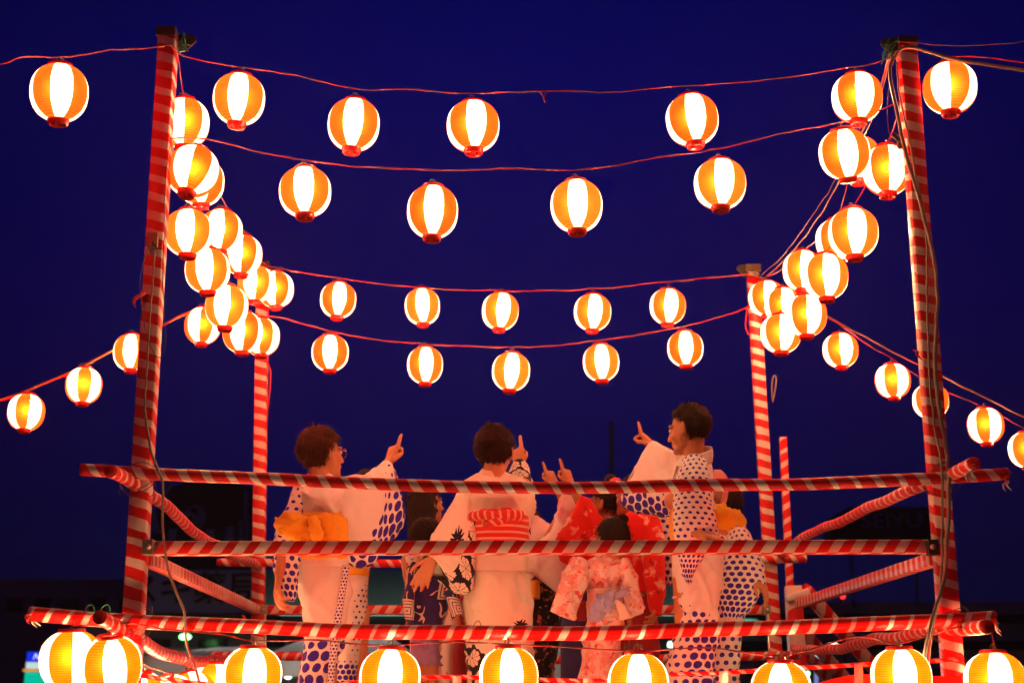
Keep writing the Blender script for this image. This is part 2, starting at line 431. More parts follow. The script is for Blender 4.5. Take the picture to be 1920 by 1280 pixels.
# deck boards and joists (below the frame of the photograph)
def deck():
    x0, x1 = -1.62, 1.78; n = 22
    bw = (x1 - x0) / n
    for k in range(n):
        mb = MB(); box(mb, (x0 + (k + .5) * bw, 7.71, DECK - 0.02), (bw - 0.006, 3.3, 0.04)); mb.build('deck_board', M['wood'], tower, False)
    for y in (6.12, 7.7, 9.28):
        mb = MB(); box(mb, ((x0 + x1) / 2, y, DECK - 0.095), (x1 - x0, 0.09, 0.11)); mb.build('joist', M['wood'], tower, False)
deck()
# wire lashings where rails cross the front posts
def lashing(c, r, turns, mat, parent, seed):
    mb = MB(); random.seed(seed)
    for k in range(turns):
        q = []; tx = random.uniform(-.7, .7); tz = random.uniform(-.35, .35)
        for i in range(19):
            a = 2 * math.pi * i / 18
            q.append(Vector(c) + Vector((r * math.cos(a), r * math.sin(a) - 0.0, r * .8 * math.sin(a + tx) * math.copysign(1, tx) + tz * r)))
        sweep(mb, q, circ(0.0016, 5), cap=False)
    mb.build('wire_lashing', mat, parent)
for px, py, s in ((258, 905, 1), (250, 1172, 2), (1765, 898, 3), (1782, 1165, 4)):
    lashing(at(px, py, 5.99), 0.072, 4, M['wire_black'], tower, s)
# tape wads wound round the rail joints and frayed tape ends
def tape_flag(p, d, wd, mat, name='loose_tape'):
    mb = MB(); p = Vector(p); path = [p + Vector(d) * t + Vector((0.01 * math.sin(t * 7), 0.008 * math.cos(t * 5), -0.03 * t * t)) for t in np.linspace(0, 1, 7)]
    sweep(mb, path, [(-wd / 2, -0.0008), (wd / 2, -0.0008), (wd / 2, 0.0008), (-wd / 2, 0.0008)], scale=[1, .95, .9, .85, .75, .5, .15]); mb.build(name, mat, tower)
tape_flag(at(268, 545, 5.99), (-0.03, -0.02, -0.05), 0.022, M['red_cloth'])
tape_flag(at(455, 1152, 8.9), (0.01, -0.02, -0.09), 0.03, M['red_cloth'])
tape_flag(at(1712, 655, 6.0), (0.03, -0.01, -0.02), 0.02, M['red_cloth'])
for px, py, Y in ((1885, 889, 5.93), (1862, 1158, 5.92), (60, 1150, 5.9), (1820, 870, 5.62)):
    for k in range(5):
        a = random.uniform(0, 6.28); tape_flag(at(px, py, Y) + Vector((0, 0.02 * math.cos(a), 0.02 * math.sin(a))), (random.uniform(-.02, .03), 0.01 * math.cos(a), 0.02 * math.sin(a)), 0.012, M['red_cloth'] if k % 2 else M['tape_white'])
# slim steel conduits on the back posts
for px0, px1 in ((499, 497), (1446, 1440)):
    mb = MB(); sweep(mb, [at(px0, 1330, 9.3), at(px1, 1150, 9.3)], circ(0.008, 8), up=Vector((0, 1, 0))); mb.build('conduit', M['bolt'], tower)

# stair behind the right back post
stair = thing('staircase', at(1560, 1330, 10.0) * 1.0, "striped taped stair handrails sloping down behind the back right post", "staircase")
def sbeam(p0, p1, wd, dp, mat, name):
    mb = MB(); a = at(*p0); b = at(*p1); sweep(mb, resample([a, b], 0.15), rrect(wd, dp, 0.005), up=Vector((0, 1, 0))); return mb.build(name, mat, stair)
sbeam((1468, 820, 9.75), (1492, 1330, 9.75), 0.047, 0.047, M['rail_top'], 'newel_post')
sbeam((1508, 1104, 9.75), (1700, 1320, 10.6), 0.085, 0.06, M['stair'], 'handrail')
sbeam((1492, 1168, 9.85), (1620, 1310, 10.7), 0.075, 0.06, M['stair'], 'handrail')
sbeam((1500, 1215, 9.85), (1580, 1300, 10.7), 0.07, 0.06, M['stair'], 'handrail')
M['wrap'] = stripe_mat('wrapped_newel', 0.30, 0.34, 0.6, 0.1)
sbeam((1487, 1098, 9.62), (1500, 1330, 9.62), 0.10, 0.10, M['wrap'], 'wrapped_newel')
sbeam((1475, 1122, 9.55), (1516, 1108, 9.55), 0.045, 0.05, M['tape_white'], 'cross_block')
for k in range(5):
    mb = MB(); c = at(1530 + k * 26, 1345 + k * 6, 10.2); box(mb, (c.x, c.y, max(0.1, DECK - 0.22 * (k + 1))), (0.27, 0.8, 0.035)); mb.build('step', M['wood'], stair, False)

# ------------------------------------------------------------------ lanterns
LR = 0.1135
def lantern_parts(white, orange):
    mb = MB(); N = 24; hz = 0.1185; z0 = -0.111; z1 = 0.110; prof = []
    hoops = 24
    for i in range(hoops + 1):
        z = z0 + (z1 - z0) * i / hoops
        q = abs((z + 0.0) / hz)
        r = LR * (max(0.0, 1 - q ** 2.35)) ** 0.5
        r *= 1.0 + 0.03 * z / hz
        prof.append((r, z))
        if i < hoops:
            zz = z0 + (z1 - z0) * (i + .5) / hoops; q = abs(zz / hz)
            rr = LR * (max(0.0, 1 - q ** 2.35)) ** 0.5 * (1.0 + 0.03 * zz / hz)
            prof.append((rr + 0.0017, zz))
    lathe(mb, prof, N, mifun=lambda k: (k // 3) % 2)
    shade = mb
    up = MB(); r = prof[-1][0]
    lathe(up, [(r + .002, z1 - .004), (r + .004, z1 - .002), (r + .004, z1 + .011), (r + .001, z1 + .013), (r - .004, z1 + .011), (r - .004, z1 - .002)], 24)
    lo = MB(); r = prof[0][0]
    lathe(lo, [(r + .001, z0 + .004), (r + .002, z0 - .002), (r - .003, z0 - .02), (r - .006, z0 - .023), (r - .012, z0 - .021), (r - .016, z0 - .012), (0.001, z0 - .012)], 24)
    for a in (0.4, 2.5, 4.6):
        sphere(lo, (0.014 * math.cos(a), 0.014 * math.sin(a), z0 - .014), 0.007, 8, 6)
    bu = MB(); sphere(bu, (0, 0, 0.012), (0.021, 0.021, 0.025), 12, 8)
    so = MB(); lathe(so, [(0.001, 0.094), (0.030, 0.092), (0.031, 0.088), (0.012, 0.084), (0.013, 0.050), (0.001, 0.046)], 14)  # socket with a plate added to block bulb light leaking upwards
    ha = MB()
    top = z1 + .013
    for s in (-1, 1):
        sweep(ha, [Vector((s * 0.043, 0, top - .008)), Vector((s * 0.040, 0.002, top + .012)), Vector((s * 0.02, 0, top + .02)), Vector((0, 0, top + .024))], circ(0.0013, 5))
    sweep(ha, [Vector((0, 0, 0.09)), Vector((0.004, 0, top)), Vector((-0.003, 0.002, top + .015)), Vector((0.0, 0, top + .03))], circ(0.0028, 6))
    gt = MB()
    sweep(gt, [Vector((-.050, .004, top - .016)), Vector((-.043, -.004, top + .004)), Vector((-.038, 0, top + .018)), Vector((-.02, .006, top + .024)), Vector((.012, .007, top + .024)), Vector((.036, 0, top + .018)), Vector((.043, -.004, top + .002)), Vector((.052, .003, top - .020))], circ(0.0011, 4))
    out = []
    for nm, b, ms, sm in (('paper_shade', shade, [white, orange], True), ('upper_rim', up, [M['red_plastic']], True), ('lower_rim', lo, [M['red_plastic']], True),
                          ('bulb', bu, [M['bulb']], True), ('lamp_socket_baffle', so, [M['dark_iron']], True), ('hanger', ha, [M['wire_pale']], True), ('tie_wire', gt, [M['wire_green']], True)):
        out.append((nm, b, ms))
    return out
LIB = {}
def lantern_meshes(kind):
    if kind in LIB: return LIB[kind]
    res = []
    for nm, b, ms in lantern_parts(M['paper_white' + kind], M['paper_orange' + kind]):
        o = b.build(nm, ms); res.append((nm, o.data)); bpy.data.objects.remove(o)
    LIB[kind] = res; return res
def lantern(px, py, Y, label, group, spin=0.0, tilt=(0, 0), kind='', nudge=0):
    p = at(px, py, Y)
    t = bpy.data.objects.new('paper_lantern', None); col.objects.link(t); t.empty_display_size = 0.1
    rl = random.Random(int(px * 7 + py * 13)); k = rl.uniform(.975, 1.025)
    t.location = p; t.rotation_euler = (R(tilt[0] + rl.uniform(-2.5, 2.5)), R(tilt[1] + rl.uniform(-2.5, 2.5)), R(spin + rl.uniform(-5, 5))); t.scale = (k, k * rl.uniform(.98, 1.02), k * rl.uniform(.96, 1.04))
    ORG[t.name] = p
    tag(t, label, "paper lantern", group)
    for nm, me in lantern_meshes(kind):
        o = bpy.data.objects.new(nm, me); col.objects.link(o); o.parent = t; ORG[o.name] = p
    return t
ORD = ["first", "second", "third", "fourth", "fifth", "sixth", "seventh", "eighth", "ninth"]
# spin: 0 puts a white panel's edge ... a panel is 45 degrees wide
def spin_white(px, Y): return -90 - math.degrees(math.atan2(at(px, 640, Y).x, Y)) - 22.5
def row(lst, Y, text, group, kind='', frm='left'):
    for i, it in enumerate(lst):
        px, py = it[0], it[1]; sp = it[2] if len(it) > 2 else 0; ti = it[3] if len(it) > 3 else (random.uniform(-3, 3), random.uniform(-3, 3)); yy = it[4] if len(it) > 4 else Y
        lantern(px, py, yy, text.format(ORD[i]), group, spin_white(px, yy) + sp, ti, kind)
FG = "orange and white festival lanterns on the strings"
row([(448, 187, 2), (663, 235, -3), (887, 238, 3), (1298, 226, 10), (1607, 184, 24)], 6.13, "{} lantern from the left on the upper front string", FG)
row([(361, 322, -24, (0, -14)), (572, 361, -3), (811, 398, 0), (1081, 387, 4), (1350, 346, 12), (1583, 289, 12, (2, 13))], 6.13, "{} lantern from the left on the lower front string", FG)
lantern(111, 175, 5.42, "lone lantern on the cord leaving the front left post top outwards", FG, spin_white(111, 5.4) + 6, (2, 6))
lantern(1781, 166, 6.05, "lone lantern just outside the front right post top", FG, spin_white(1781, 6) - 24, (0, 0))
for i, (x, y, z) in enumerate(((-2.55, 4.3, 4.02), (-3.0, 3.3, 3.92), (-3.45, 2.3, 3.95))):  # unseen lanterns continuing the left cord, added to light the front faces
    lantern(111, 175, 5.42, "%s unseen added lantern further out on the cord leaving the front left post" % ORD[i], FG, 20 * i, (1, 2)).location = (x, y, z)
for i, (x, y, z) in enumerate(((2.75, 5.3, 4.02), (3.4, 4.4, 3.95), (4.0, 3.5, 3.95))):  # same on the right cord: out of view, added for front light
    lantern(111, 175, 5.42, "%s unseen added lantern further out on the cord leaving the front right post" % ORD[i], FG, 25 * i, (1, 2)).location = (x, y, z)
# left side strings
def side(lst, text):
    for i, (px, py, Y, sp, ti) in enumerate(lst):
        lantern(px, py, Y, text.format(ORD[i]), FG, spin_white(px, Y) + sp, ti)
side([(346, 232, 6.35, -26, (0, 0)), (377, 342, 6.9, 0, (0, 4)), (414, 434, 7.6, -18, (0, 0)), (455, 479, 8.2, -22, (0, 0)), (480, 533, 8.7, -20, (0, 0)), (517, 543, 9.0, -24, (0, 0))],
     "{} lantern back from the front left post on the upper left side string")
side([(353, 437, 6.75, -6, (0, 0)), (389, 508, 7.1, -10, (0, 3)), (425, 576, 7.65, -10, (0, 0)), (455, 623, 8.1, -18, (0, 0)), (490, 632, 8.8, -26, (0, 0))],
     "{} lantern back from the front left post on the lower left side string")
side([(1607, 299, 6.9, 10, (0, 0)), (1570, 452, 7.5, 24, (0, 0)), (1505, 508, 8.3, 22, (0, 0)), (1468, 574, 8.9, 16, (0, 0)), (1438, 560, 9.0, 14, (0, 0))],
     "{} lantern back from the front right post on the upper right side string")
side([(1663, 320, 6.55, 24, (0, 0)), (1600, 438, 6.75, 8, (0, 0)), (1548, 519, 7.1, 20, (0, 0)), (1511, 592, 7.7, 26, (0, 0)), (1464, 626, 8.2, 22, (0, 0))],
     "{} lantern back from the front right post on the lower right side string")
row([(634, 563, 2), (792, 575, 0), (938, 584, 12), (1111, 586, 12), (1252, 575, 16)], 9.0, "{} lantern from the left on the upper back string", FG)
row([(619, 662, 2), (797, 685, 4), (958, 697, 8), (1127, 680, 8), (1285, 654, 4)], 9.0, "{} lantern from the left on the lower back string", FG)
for i, (px, py, sp) in enumerate(((380, 611, -28), (246, 661, -10), (157, 723, -40), (49, 773, 28))):
    lantern(px, py, 9.3, "%s lantern outward from the back left post on the ochre rope" % ORD[i], FG, spin_white(px, 9.3) + sp, (0, 0))
for i, (px, py, sp) in enumerate(((1576, 657, 24), (1674, 714, 44), (1745, 752, 10), (1848, 798, 40), (1926, 843, 24))):
    lantern(px, py, 9.3, "%s lantern outward from the back right post on the far right cord" % ORD[i], FG, spin_white(px, 9.3) + sp, (0, 0))
row([(133, 1238, 26, (3, 4)), (209, 1249, 8, (2, 14)), (473, 1266, 2), (731, 1273, -2), (954, 1269, 5, (0, 4)), (1197, 1285, -2), (1465, 1296, 2), (1690, 1270, 10, (0, 5)), (1866, 1278, 8)], 5.79,
    "{} lantern from the left on the low rail string", "lanterns hung along the low front rail", '_low')
for i, (px, py, Y, ti) in enumerate(((262, 1308, 6.5, (0, 6)), (322, 1312, 7.0, (18, 22)), (362, 1307, 7.2, (16, -20)), (398, 1284, 7.9, (0, 0)))):
    lantern(px, py, Y, "%s lantern back along the low rail on the left side" % ORD[i], "lanterns along the low left side rail", spin_white(px, Y) + 10 * i, ti, '_low')
lantern(1812, 1302, 6.5, "half hidden lantern low behind the front right post", "lanterns along the low right side rail", 30, (0, 0), '_low')

# ------------------------------------------------------------------ cords and cables
def cord(name, pts, label, mats=('wire_red', 'wire_pale'), r=0.0029, cat='cord', seed=1, group=None, wob=0.006):
    path = [Vector(p) for p in catmull([at(*p) for p in pts], 10)]
    path = wobble(wobble(resample(path, 0.025), wob * 1.3, 4.0, seed), wob * .6, 15.0, seed + 3)
    t = thing(name, path[0], label, cat, group)
    mb = MB(); sweep(mb, path, circ(r, 6)); mb.build('outer_wire' if len(mats) > 1 else 'wire', M[mats[0]], t)
    if len(mats) > 1:
        mb = MB(); p2 = []
        for i, p in enumerate(path):
            a = i * 0.55; p2.append(p + Vector((0, math.cos(a), math.sin(a))) * (r * 1.1 + 0.003 * max(0, noise.noise(p * 3 + Vector((9, 0, 0))))))
        sweep(mb, p2, circ(r * 0.5, 5)); mb.build('twisted_wire', M[mats[1]], t)
    return t
cord('lantern_cord', [(300, 92, 6.0), (318, 84, 5.97), (345, 105, 6.05), (448, 126, 6.12), (560, 141, 6.12), (660, 163, 6.12), (770, 170, 6.12), (887, 174, 6.12), (1020, 171, 6.12), (1150, 171, 6.12), (1298, 161, 6.12), (1450, 147, 6.12), (1607, 124, 6.12), (1665, 109, 6.12)], "red twisted cord carrying the upper front lanterns", seed=1)
cord('lantern_cord', [(322, 262, 6.05), (390, 262, 6.13), (490, 285, 6.13), (572, 301, 6.13), (690, 312, 6.13), (811, 321, 6.13), (950, 314, 6.13), (1081, 317, 6.13), (1200, 299, 6.13), (1350, 277, 6.13), (1480, 245, 6.13), (1590, 226, 6.13), (1700, 185, 6.05)], "red twisted cord carrying the lower front lanterns", seed=2)
cord('lantern_cord', [(505, 500, 9.1), (560, 510, 9.0), (634, 522, 9.0), (792, 539, 9.0), (938, 545, 9.0), (1111, 541, 9.0), (1252, 528, 9.0), (1405, 512, 9.1)], "red cord carrying the upper back lanterns", r=0.0042, seed=3)
cord('lantern_cord', [(495, 592, 9.2), (560, 604, 9.0), (619, 621, 9.0), (720, 639, 9.0), (797, 645, 9.0), (958, 651, 9.0), (1127, 638, 9.0), (1285, 611, 9.0), (1405, 575, 9.2)], "red cord carrying the lower back lanterns", r=0.0042, seed=4)
cord('lantern_cord', [(330, 100, 6.1), (346, 178, 6.35), (384, 295, 6.9), (425, 388, 7.6), (460, 438, 8.2), (490, 488, 8.8), (505, 500, 9.2)], "red cord sloping back over the upper left side lanterns", seed=5)
cord('lantern_cord', [(322, 262, 6.1), (340, 330, 6.5), (357, 384, 6.75), (393, 455, 7.1), (428, 528, 7.65), (458, 580, 8.1), (492, 592, 8.9)], "red cord sloping back over the lower left side lanterns", seed=6)
cord('lantern_cord', [(1668, 105, 6.1), (1645, 180, 6.4), (1610, 248, 6.9), (1572, 402, 7.5), (1507, 470, 8.3), (1440, 519, 9.0), (1412, 512, 9.3)], "red cord sloping back over the upper right side lanterns", seed=7)
cord('lantern_cord', [(1695, 185, 6.1), (1665, 265, 6.55), (1604, 380, 6.75), (1552, 468, 7.1), (1515, 547, 7.7), (1466, 583, 8.2), (1420, 598, 9.2)], "red cord sloping back over the lower right side lanterns", seed=8)
cord('lantern_cord', [(318, 84, 5.97), (300, 88, 5.96), (200, 95, 5.7), (118, 108, 5.45), (40, 108, 5.3), (-60, 116, 5.1), (-660, 30, 4.3), (-1500, -250, 3.3), (-3100, -950, 2.3)], "red and pale cord running off left from the front left post top", seed=9)
cord('lantern_cord', [(1690, 85, 5.98), (1740, 97, 6.0), (1781, 106, 6.05), (1850, 108, 6.05), (2010, 116, 5.9), (2370, 40, 5.3), (3060, -130, 4.4), (4080, -430, 3.5)], "red and pale cord running off right from the front right post top", seed=10)
cord('power_cable', [(1676, 112, 5.96), (1690, 92, 5.94), (1720, 92, 5.95), (1780, 108, 5.9), (1850, 120, 5.85), (1990, 142, 5.8)], "thick brown cable drooping off right from the front right post top", ('cable',), 0.0085, 'cable', 11)
cord('power_cable', [(1680, 78, 5.98), (1760, 84, 6.0), (1840, 85, 6.0), (1990, 70, 6.1)], "thin pale wire running off right above the thick cable", ('wire_pale',), 0.002, 'cable', 12)
cord('lantern_cord', [(497, 520, 9.3), (386, 572, 9.3), (300, 610, 9.3), (240, 643, 9.3), (157, 685, 9.3), (55, 731, 9.3), (-80, 775, 9.3)], "ochre rope with red wire descending left from the back left post", ('rope', 'wire_red'), 0.008, seed=13)
cord('lantern_cord', [(1425, 525, 9.3), (1555, 598, 9.3), (1625, 645, 9.3), (1674, 674, 9.3), (1760, 727, 9.3), (1848, 766, 9.3), (1990, 840, 9.3)], "red cord descending right from the back right post with lanterns", seed=14)
cord('power_cable', [(1425, 520, 9.3), (1555, 594, 9.3), (1680, 662, 9.3), (1780, 712, 9.3), (1990, 815, 9.3)], "pale cable descending right just above the lantern cord", ('wire_pale',), 0.006, 'cable', 15)
cord('power_cable', [(1668, 100, 6.1), (1640, 190, 6.5), (1575, 340, 7.2), (1500, 455, 8.3), (1430, 525, 9.3)], "pale cable pair running from front right to back right post top", ('wire_pale', 'wire_pale'), 0.0045, 'cable', 16)
cord('power_cable', [(1672, 100, 6.1), (1632, 230, 6.7), (1562, 345, 7.4), (1480, 465, 8.5), (1424, 520, 9.3)], "thin pink cable running back beside the pale cable pair", ('wire_pale',), 0.003, 'cable', 17)
cord('lantern_cord', [(140, 1172, 5.84), (200, 1172, 5.84), (245, 1167, 5.80), (300, 1178, 5.85), (420, 1188, 5.82), (473, 1200, 5.80), (600, 1199, 5.82), (690, 1208, 5.80), (760, 1206, 5.80), (850, 1202, 5.82), (954, 1207, 5.80), (1070, 1214, 5.82), (1197, 1219, 5.80), (1330, 1213, 5.82), (1465, 1228, 5.80), (1600, 1194, 5.82), (1690, 1204, 5.80), (1760, 1182, 5.82), (1846, 1172, 5.85), (1866, 1212, 5.80)], "red cord under the low front rail carrying the lowest lanterns", seed=18, wob=0.004)
cord('lantern_cord', [(225, 1185, 5.95), (262, 1240, 6.5), (300, 1258, 6.8), (345, 1258, 7.2), (398, 1228, 7.9), (478, 1236, 9.2)], "thin red wire sagging along the low left side rail", seed=19)
cord('power_cable', [(272, 770, 5.93), (282, 840, 5.93), (303, 900, 5.86), (305, 960, 5.88), (308, 1010, 5.9), (318, 1075, 5.92), (345, 1150, 5.9), (349, 1200, 5.9), (362, 1245, 5.9), (385, 1330, 5.9)], "grey cable hanging loose inside the front left post", ('cable',), 0.0055, 'cable', 20)
cord('power_cable', [(291, 470, 5.97), (284, 560, 5.97), (279, 640, 5.97), (274, 720, 5.96), (272, 780, 5.93)], "thin grey cable taped down the face of the front left post", ('cable',), 0.004, 'cable', 21, wob=0.004)
cord('power_cable', [(288, 455, 5.96), (272, 480, 5.94), (262, 545, 5.9), (272, 620, 5.9), (292, 665, 5.9), (308, 650, 5.9), (306, 520, 5.92), (310, 330, 5.96), (322, 262, 5.98)], "thin black wire looping round the front left post", ('wire_black',), 0.0018, 'wire', 22)
cord('power_cable', [(1676, 108, 5.95), (1668, 140, 5.9), (1682, 210, 5.88), (1702, 300, 5.9), (1728, 390, 5.93), (1748, 470, 5.94), (1756, 560, 5.95), (1752, 680, 5.95), (1764, 780, 5.95), (1776, 850, 5.93), (1778, 930, 5.88), (1776, 1020, 5.88), (1772, 1080, 5.9), (1755, 1140, 5.84), (1738, 1205, 5.8), (1715, 1330, 5.8)], "thick brown cable running down the front right post", ('cable',), 0.0085, 'cable', 23)
cord('power_cable', [(1682, 118, 5.95), (1690, 190, 5.93), (1712, 300, 5.95), (1735, 420, 5.96), (1738, 560, 5.96), (1742, 700, 5.96), (1752, 800, 5.95), (1765, 880, 5.9), (1768, 1000, 5.92), (1764, 1100, 5.92), (1745, 1200, 5.86), (1730, 1330, 5.86)], "slim brown cable beside the thick one on the front right post", ('cable',), 0.0048, 'cable', 24)
cord('power_cable', [(1672, 130, 5.93), (1662, 200, 5.93), (1670, 260, 5.93), (1688, 268, 5.93)], "black wire with a bulb socket beside the front right post", ('wire_black',), 0.002, 'wire', 25)
cord('rope', [(500, 675, 9.25), (507, 700, 9.25), (503, 750, 9.25), (499, 800, 9.25)], "loose red cord end hanging by the back left post", ('wire_red',), 0.005, 'cord', 26)
cord('rope', [(1400, 575, 9.2), (1398, 610, 9.2), (1404, 628, 9.2)], "short red cord end hanging from the back right post", ('wire_red',), 0.006, 'cord', 27)
cord('rope', [(1449, 755, 9.25), (1455, 715, 9.25), (1450, 705, 9.25), (1447, 722, 9.25), (1449, 752, 9.25)], "looped pale cord hanging on the back right post", ('wire_pale',), 0.005, 'cord', 28)
cord('rope', [(880, 1205, 5.86), (884, 1190, 5.86), (890, 1168, 5.86), (897, 1164, 5.86), (900, 1175, 5.86), (897, 1205, 5.86)], "thin black wire loop standing on the low front rail", ('wire_black',), 0.0014, 'wire', 29)
for a, b, s in ((205, 1140, 31), (175, 1142, 32)):
    cord('tie_wire_loop', [(a - 16, 1150, 5.86), (a - 14, 1138, 5.86), (a - 3, 1133, 5.86), (a + 2, 1143, 5.86), (a - 3, 1152, 5.86)], "green tie wire loop on the low rail, %s one" % ("larger" if a > 190 else "smaller"), ('wire_green',), 0.0022, 'wire', s, wob=0.002)
cord('rope', [(1008, 171, 6.12), (1016, 180, 6.11), (1021, 192, 6.1), (1018, 186, 6.1), (1024, 172, 6.12)], "short loose wire end dangling from the upper front cord", ('wire_red',), 0.003, 'wire', 34)
# taped electrical plate on the front left post, tool-less socket by the right one
t = thing('outlet_box', at(286, 450, 5.99), "small wooden outlet plate screwed to the front left post", "outlet box")
mb = MB(); box(mb, at(286, 450, 5.985), (0.046, 0.02, 0.062)); mb.build('plate', M['wood'], t, False)
mb = MB(); sphere(mb, at(288, 456, 5.97), (0.008, 0.008, 0.008), 10, 6); mb.build('plug', M['wire_black'], t)
t = thing('bulb_socket', at(1684, 265, 5.92), "black bulb socket dangling beside the front right post", "socket")
mb = MB(); sweep(mb, [at(1672, 252, 5.92), at(1688, 262, 5.92)], circ(0.012, 10)); mb.build('holder', M['wire_black'], t)
mb = MB(); sphere(mb, at(1687, 272, 5.92), (0.014, 0.014, 0.02), 12, 8); mb.build('cover', M['wire_pale'], t)
# frayed twine knot at the front right top
def knot(p, r, mat, label, seed):
    random.seed(seed); t = thing('twine_knot', p, label, "twine")
    mb = MB()
    for k in range(14):
        q = [Vector(p) + Vector((random.gauss(0, r), random.gauss(0, r * .6), random.gauss(0, r * 1.5))) for _ in range(4)]
        sweep(mb, [Vector(v) for v in catmull(q, 5)], circ(0.002, 5))
    mb.build('twine', mat, t)
knot(at(1668, 95, 5.93), 0.016, M['wire_green'], "green twine knot at the front right post top", 3)
knot(at(342, 84, 5.97), 0.012, M['wire_green'], "green twine knot at the front left post top", 4)
# thin striped rope with white cloth strips and the red curtain below
cord('striped_rope', [(235, 1262, 5.95), (330, 1276, 5.93), (520, 1290, 5.93), (730, 1274, 5.93), (830, 1269, 5.93), (960, 1272, 5.93), (1100, 1274, 5.93), (1240, 1266, 5.93), (1360, 1259, 5.93), (1480, 1251, 5.93), (1610, 1247, 5.93), (1700, 1240, 5.93), (1800, 1233, 5.93)], "thin red and white striped rope strung behind the low lanterns", ('rope_stripe',), 0.0095, 'rope', 33, wob=0.004)
for i, (px, py) in enumerate(((857, 1267), (1100, 1270), (1356, 1256), (1610, 1245))):
    mb = MB(); a = at(px, py, 5.915); b = at(px + 4, py + 110, 5.915)
    sweep(mb, wobble(resample([a, b], 0.03), 0.006, 8, i), [(-0.017, -0.001), (0.017, -0.001), (0.017, 0.001), (-0.017, 0.001)], up=Vector((0, -1, 0)))
    tag(mb.build('cloth_strip', M['tape_white']), "white cloth strip tied on the striped rope, %s from the left" % ORD[i], "cloth strip", "white strips on the striped rope")
def curtain():
    mb = MB(); top = catmull([np.array(p, float) for p in ((150, 1330), (500, 1340), (900, 1345), (1300, 1335), (1480, 1296), (1560, 1272), (1620, 1263), (1690, 1270), (1745, 1267), (1815, 1266))], 12)
    n = len(top); rows = 14; vs = []; fs = []
    for i, p in enumerate(top):
        a = at(p[0], p[1], 5.99)
        for k in range(rows + 1):
            z = a.z + (0.35 - a.z) * k / rows
            vs.append((a.x, 5.985 + 0.02 * math.sin(i * 1.3) * (0.1 + k / rows) + 0.008 * math.sin(i * 3.1 + k * .3) * min(1, k * .5), z))
    for i in range(n - 1):
        for k in range(rows): fs.append((i * (rows + 1) + k, i * (rows + 1) + k + 1, (i + 1) * (rows + 1) + k + 1, (i + 1) * (rows + 1) + k))
    mb.add(vs, fs); o = mb.build('curtain', M['red_cloth']); sd = o.modifiers.new('s', 'SOLIDIFY'); sd.thickness = 0.003
    tag(o, "red cloth curtain draped round the foot of the tower front", "curtain")
curtain()

# ------------------------------------------------------------------ people: cloth materials
def cloth(name, color, rough=0.85):
    m = newmat(name, color, rough, 0.25); return m
def finish_cloth(nt, b, base, dirt=0.12):
    n1 = nz(nt, objvec(nt), 260.0, 2); n2 = nz(nt, objvec(nt), 9.0, 4)
    n3 = nz(nt, objvec(nt), 24.0, 3, 0.6); bump(nt, b, n2 * 0.8 + n3 * 0.3 + n1 * 0.10, 0.5, 0.022)
    nt.links.new(base, b.inputs["Base Color"])
    b.inputs["Sheen Weight"].default_value = 0.12
WHITE = (0.80, 0.76, 0.74); INDIGO = (0.050, 0.022, 0.42)
def dots_mat(name, pitch, base=WHITE, dot=INDIGO, aspect=1.0):
    m = cloth(name, base); nt, b = parts(m); u, v = uvxy(nt)
    y = v / (pitch * 0.9); rowi = y.floor(); x = u / (pitch * aspect) + rowi.mod(2.0) * 0.5
    fx = x.frac() - 0.5; fy = y.frac() - 0.5
    d = (fx * fx + fy * fy * 0.9).sqrt()
    sz = attr(nt, "dot_size") * (wnoise(nt, comb(nt, x.floor(), rowi)) * 0.2 + 0.9)
    k = d.lt(sz * 0.5) * sz.gt(0.06)
    finish_cloth(nt, b, mixc(nt, k, base, dot)); return m
for nm, p in (('d60', .060), ('d50', .050), ('d42', .042), ('d36', .036), ('d30', .030), ('d25', .025), ('d17', .017)): M[nm] = dots_mat('polka_dot_cotton_' + nm, p)
def cosmos_mat(name, cream, black):
    m = cloth(name, cream); nt, b = parts(m); u, v = uvxy(nt)
    P = 0.088
    y = v / P; rowi = y.floor(); x = u / P + rowi.mod(2.0) * 0.5
    rnd = wnoise(nt, comb(nt, x.floor(), rowi))
    fx = x.frac() - 0.5 + (rnd - 0.5) * 0.12; fy = y.frac() - 0.5 + (rnd - 0.5) * 0.2
    def flower(fx, fy, rot, size):
        r = (fx * fx + fy * fy).sqrt(); th = fy.atan2(fx) + rot
        edge = (th * 4.0).cos().abs().pow(0.45) * 0.30 + 0.68 + (th * 24.0).cos() * 0.05
        pet = r.lt(edge * size)
        vein = ((th * 8.0).cos().lt(-0.90) * r.gt(size * 0.12) + r.lt(size * 0.10)).min(1.0) * r.lt(size * 0.65)
        return pet, vein
    pet, vein = flower(fx, fy, rnd * 6.0, 0.47)
    darkzone = attr(nt, "dark").gt(0.5)
    a = mixc(nt, pet * (X(nt, 1.0) - vein), black, cream)
    base = mixc(nt, darkzone, cream, a)
    pu, pv = attr(nt, "fl_u"), attr(nt, "fl_v")
    r = (pu * pu + pv * pv).sqrt(); th = pv.atan2(pu)
    f2 = r.lt(((th * 6.0).cos().abs() * 0.012 + 0.020 + (th * 17.0).cos() * 0.004)) * r.gt(0.004)
    base = mixc(nt, f2, base, black)
    finish_cloth(nt, b, base); return m
M['cosmos'] = cosmos_mat('cosmos_print_cotton', (0.80, 0.72, 0.62), (0.012, 0.010, 0.022))
def band_mat(name, c1, c2, period, duty, along_v=True):
    m = cloth(name, c1, 0.7); nt, b = parts(m); u, v = uvxy(nt)
    k = ((v if along_v else u) / period).frac().lt(duty)
    finish_cloth(nt, b, mixc(nt, k, c1, c2)); return m
M['obi_red'] = band_mat('red_striped_obi', (0.62, 0.03, 0.02), (0.70, 0.38, 0.28), 0.030, 0.34)
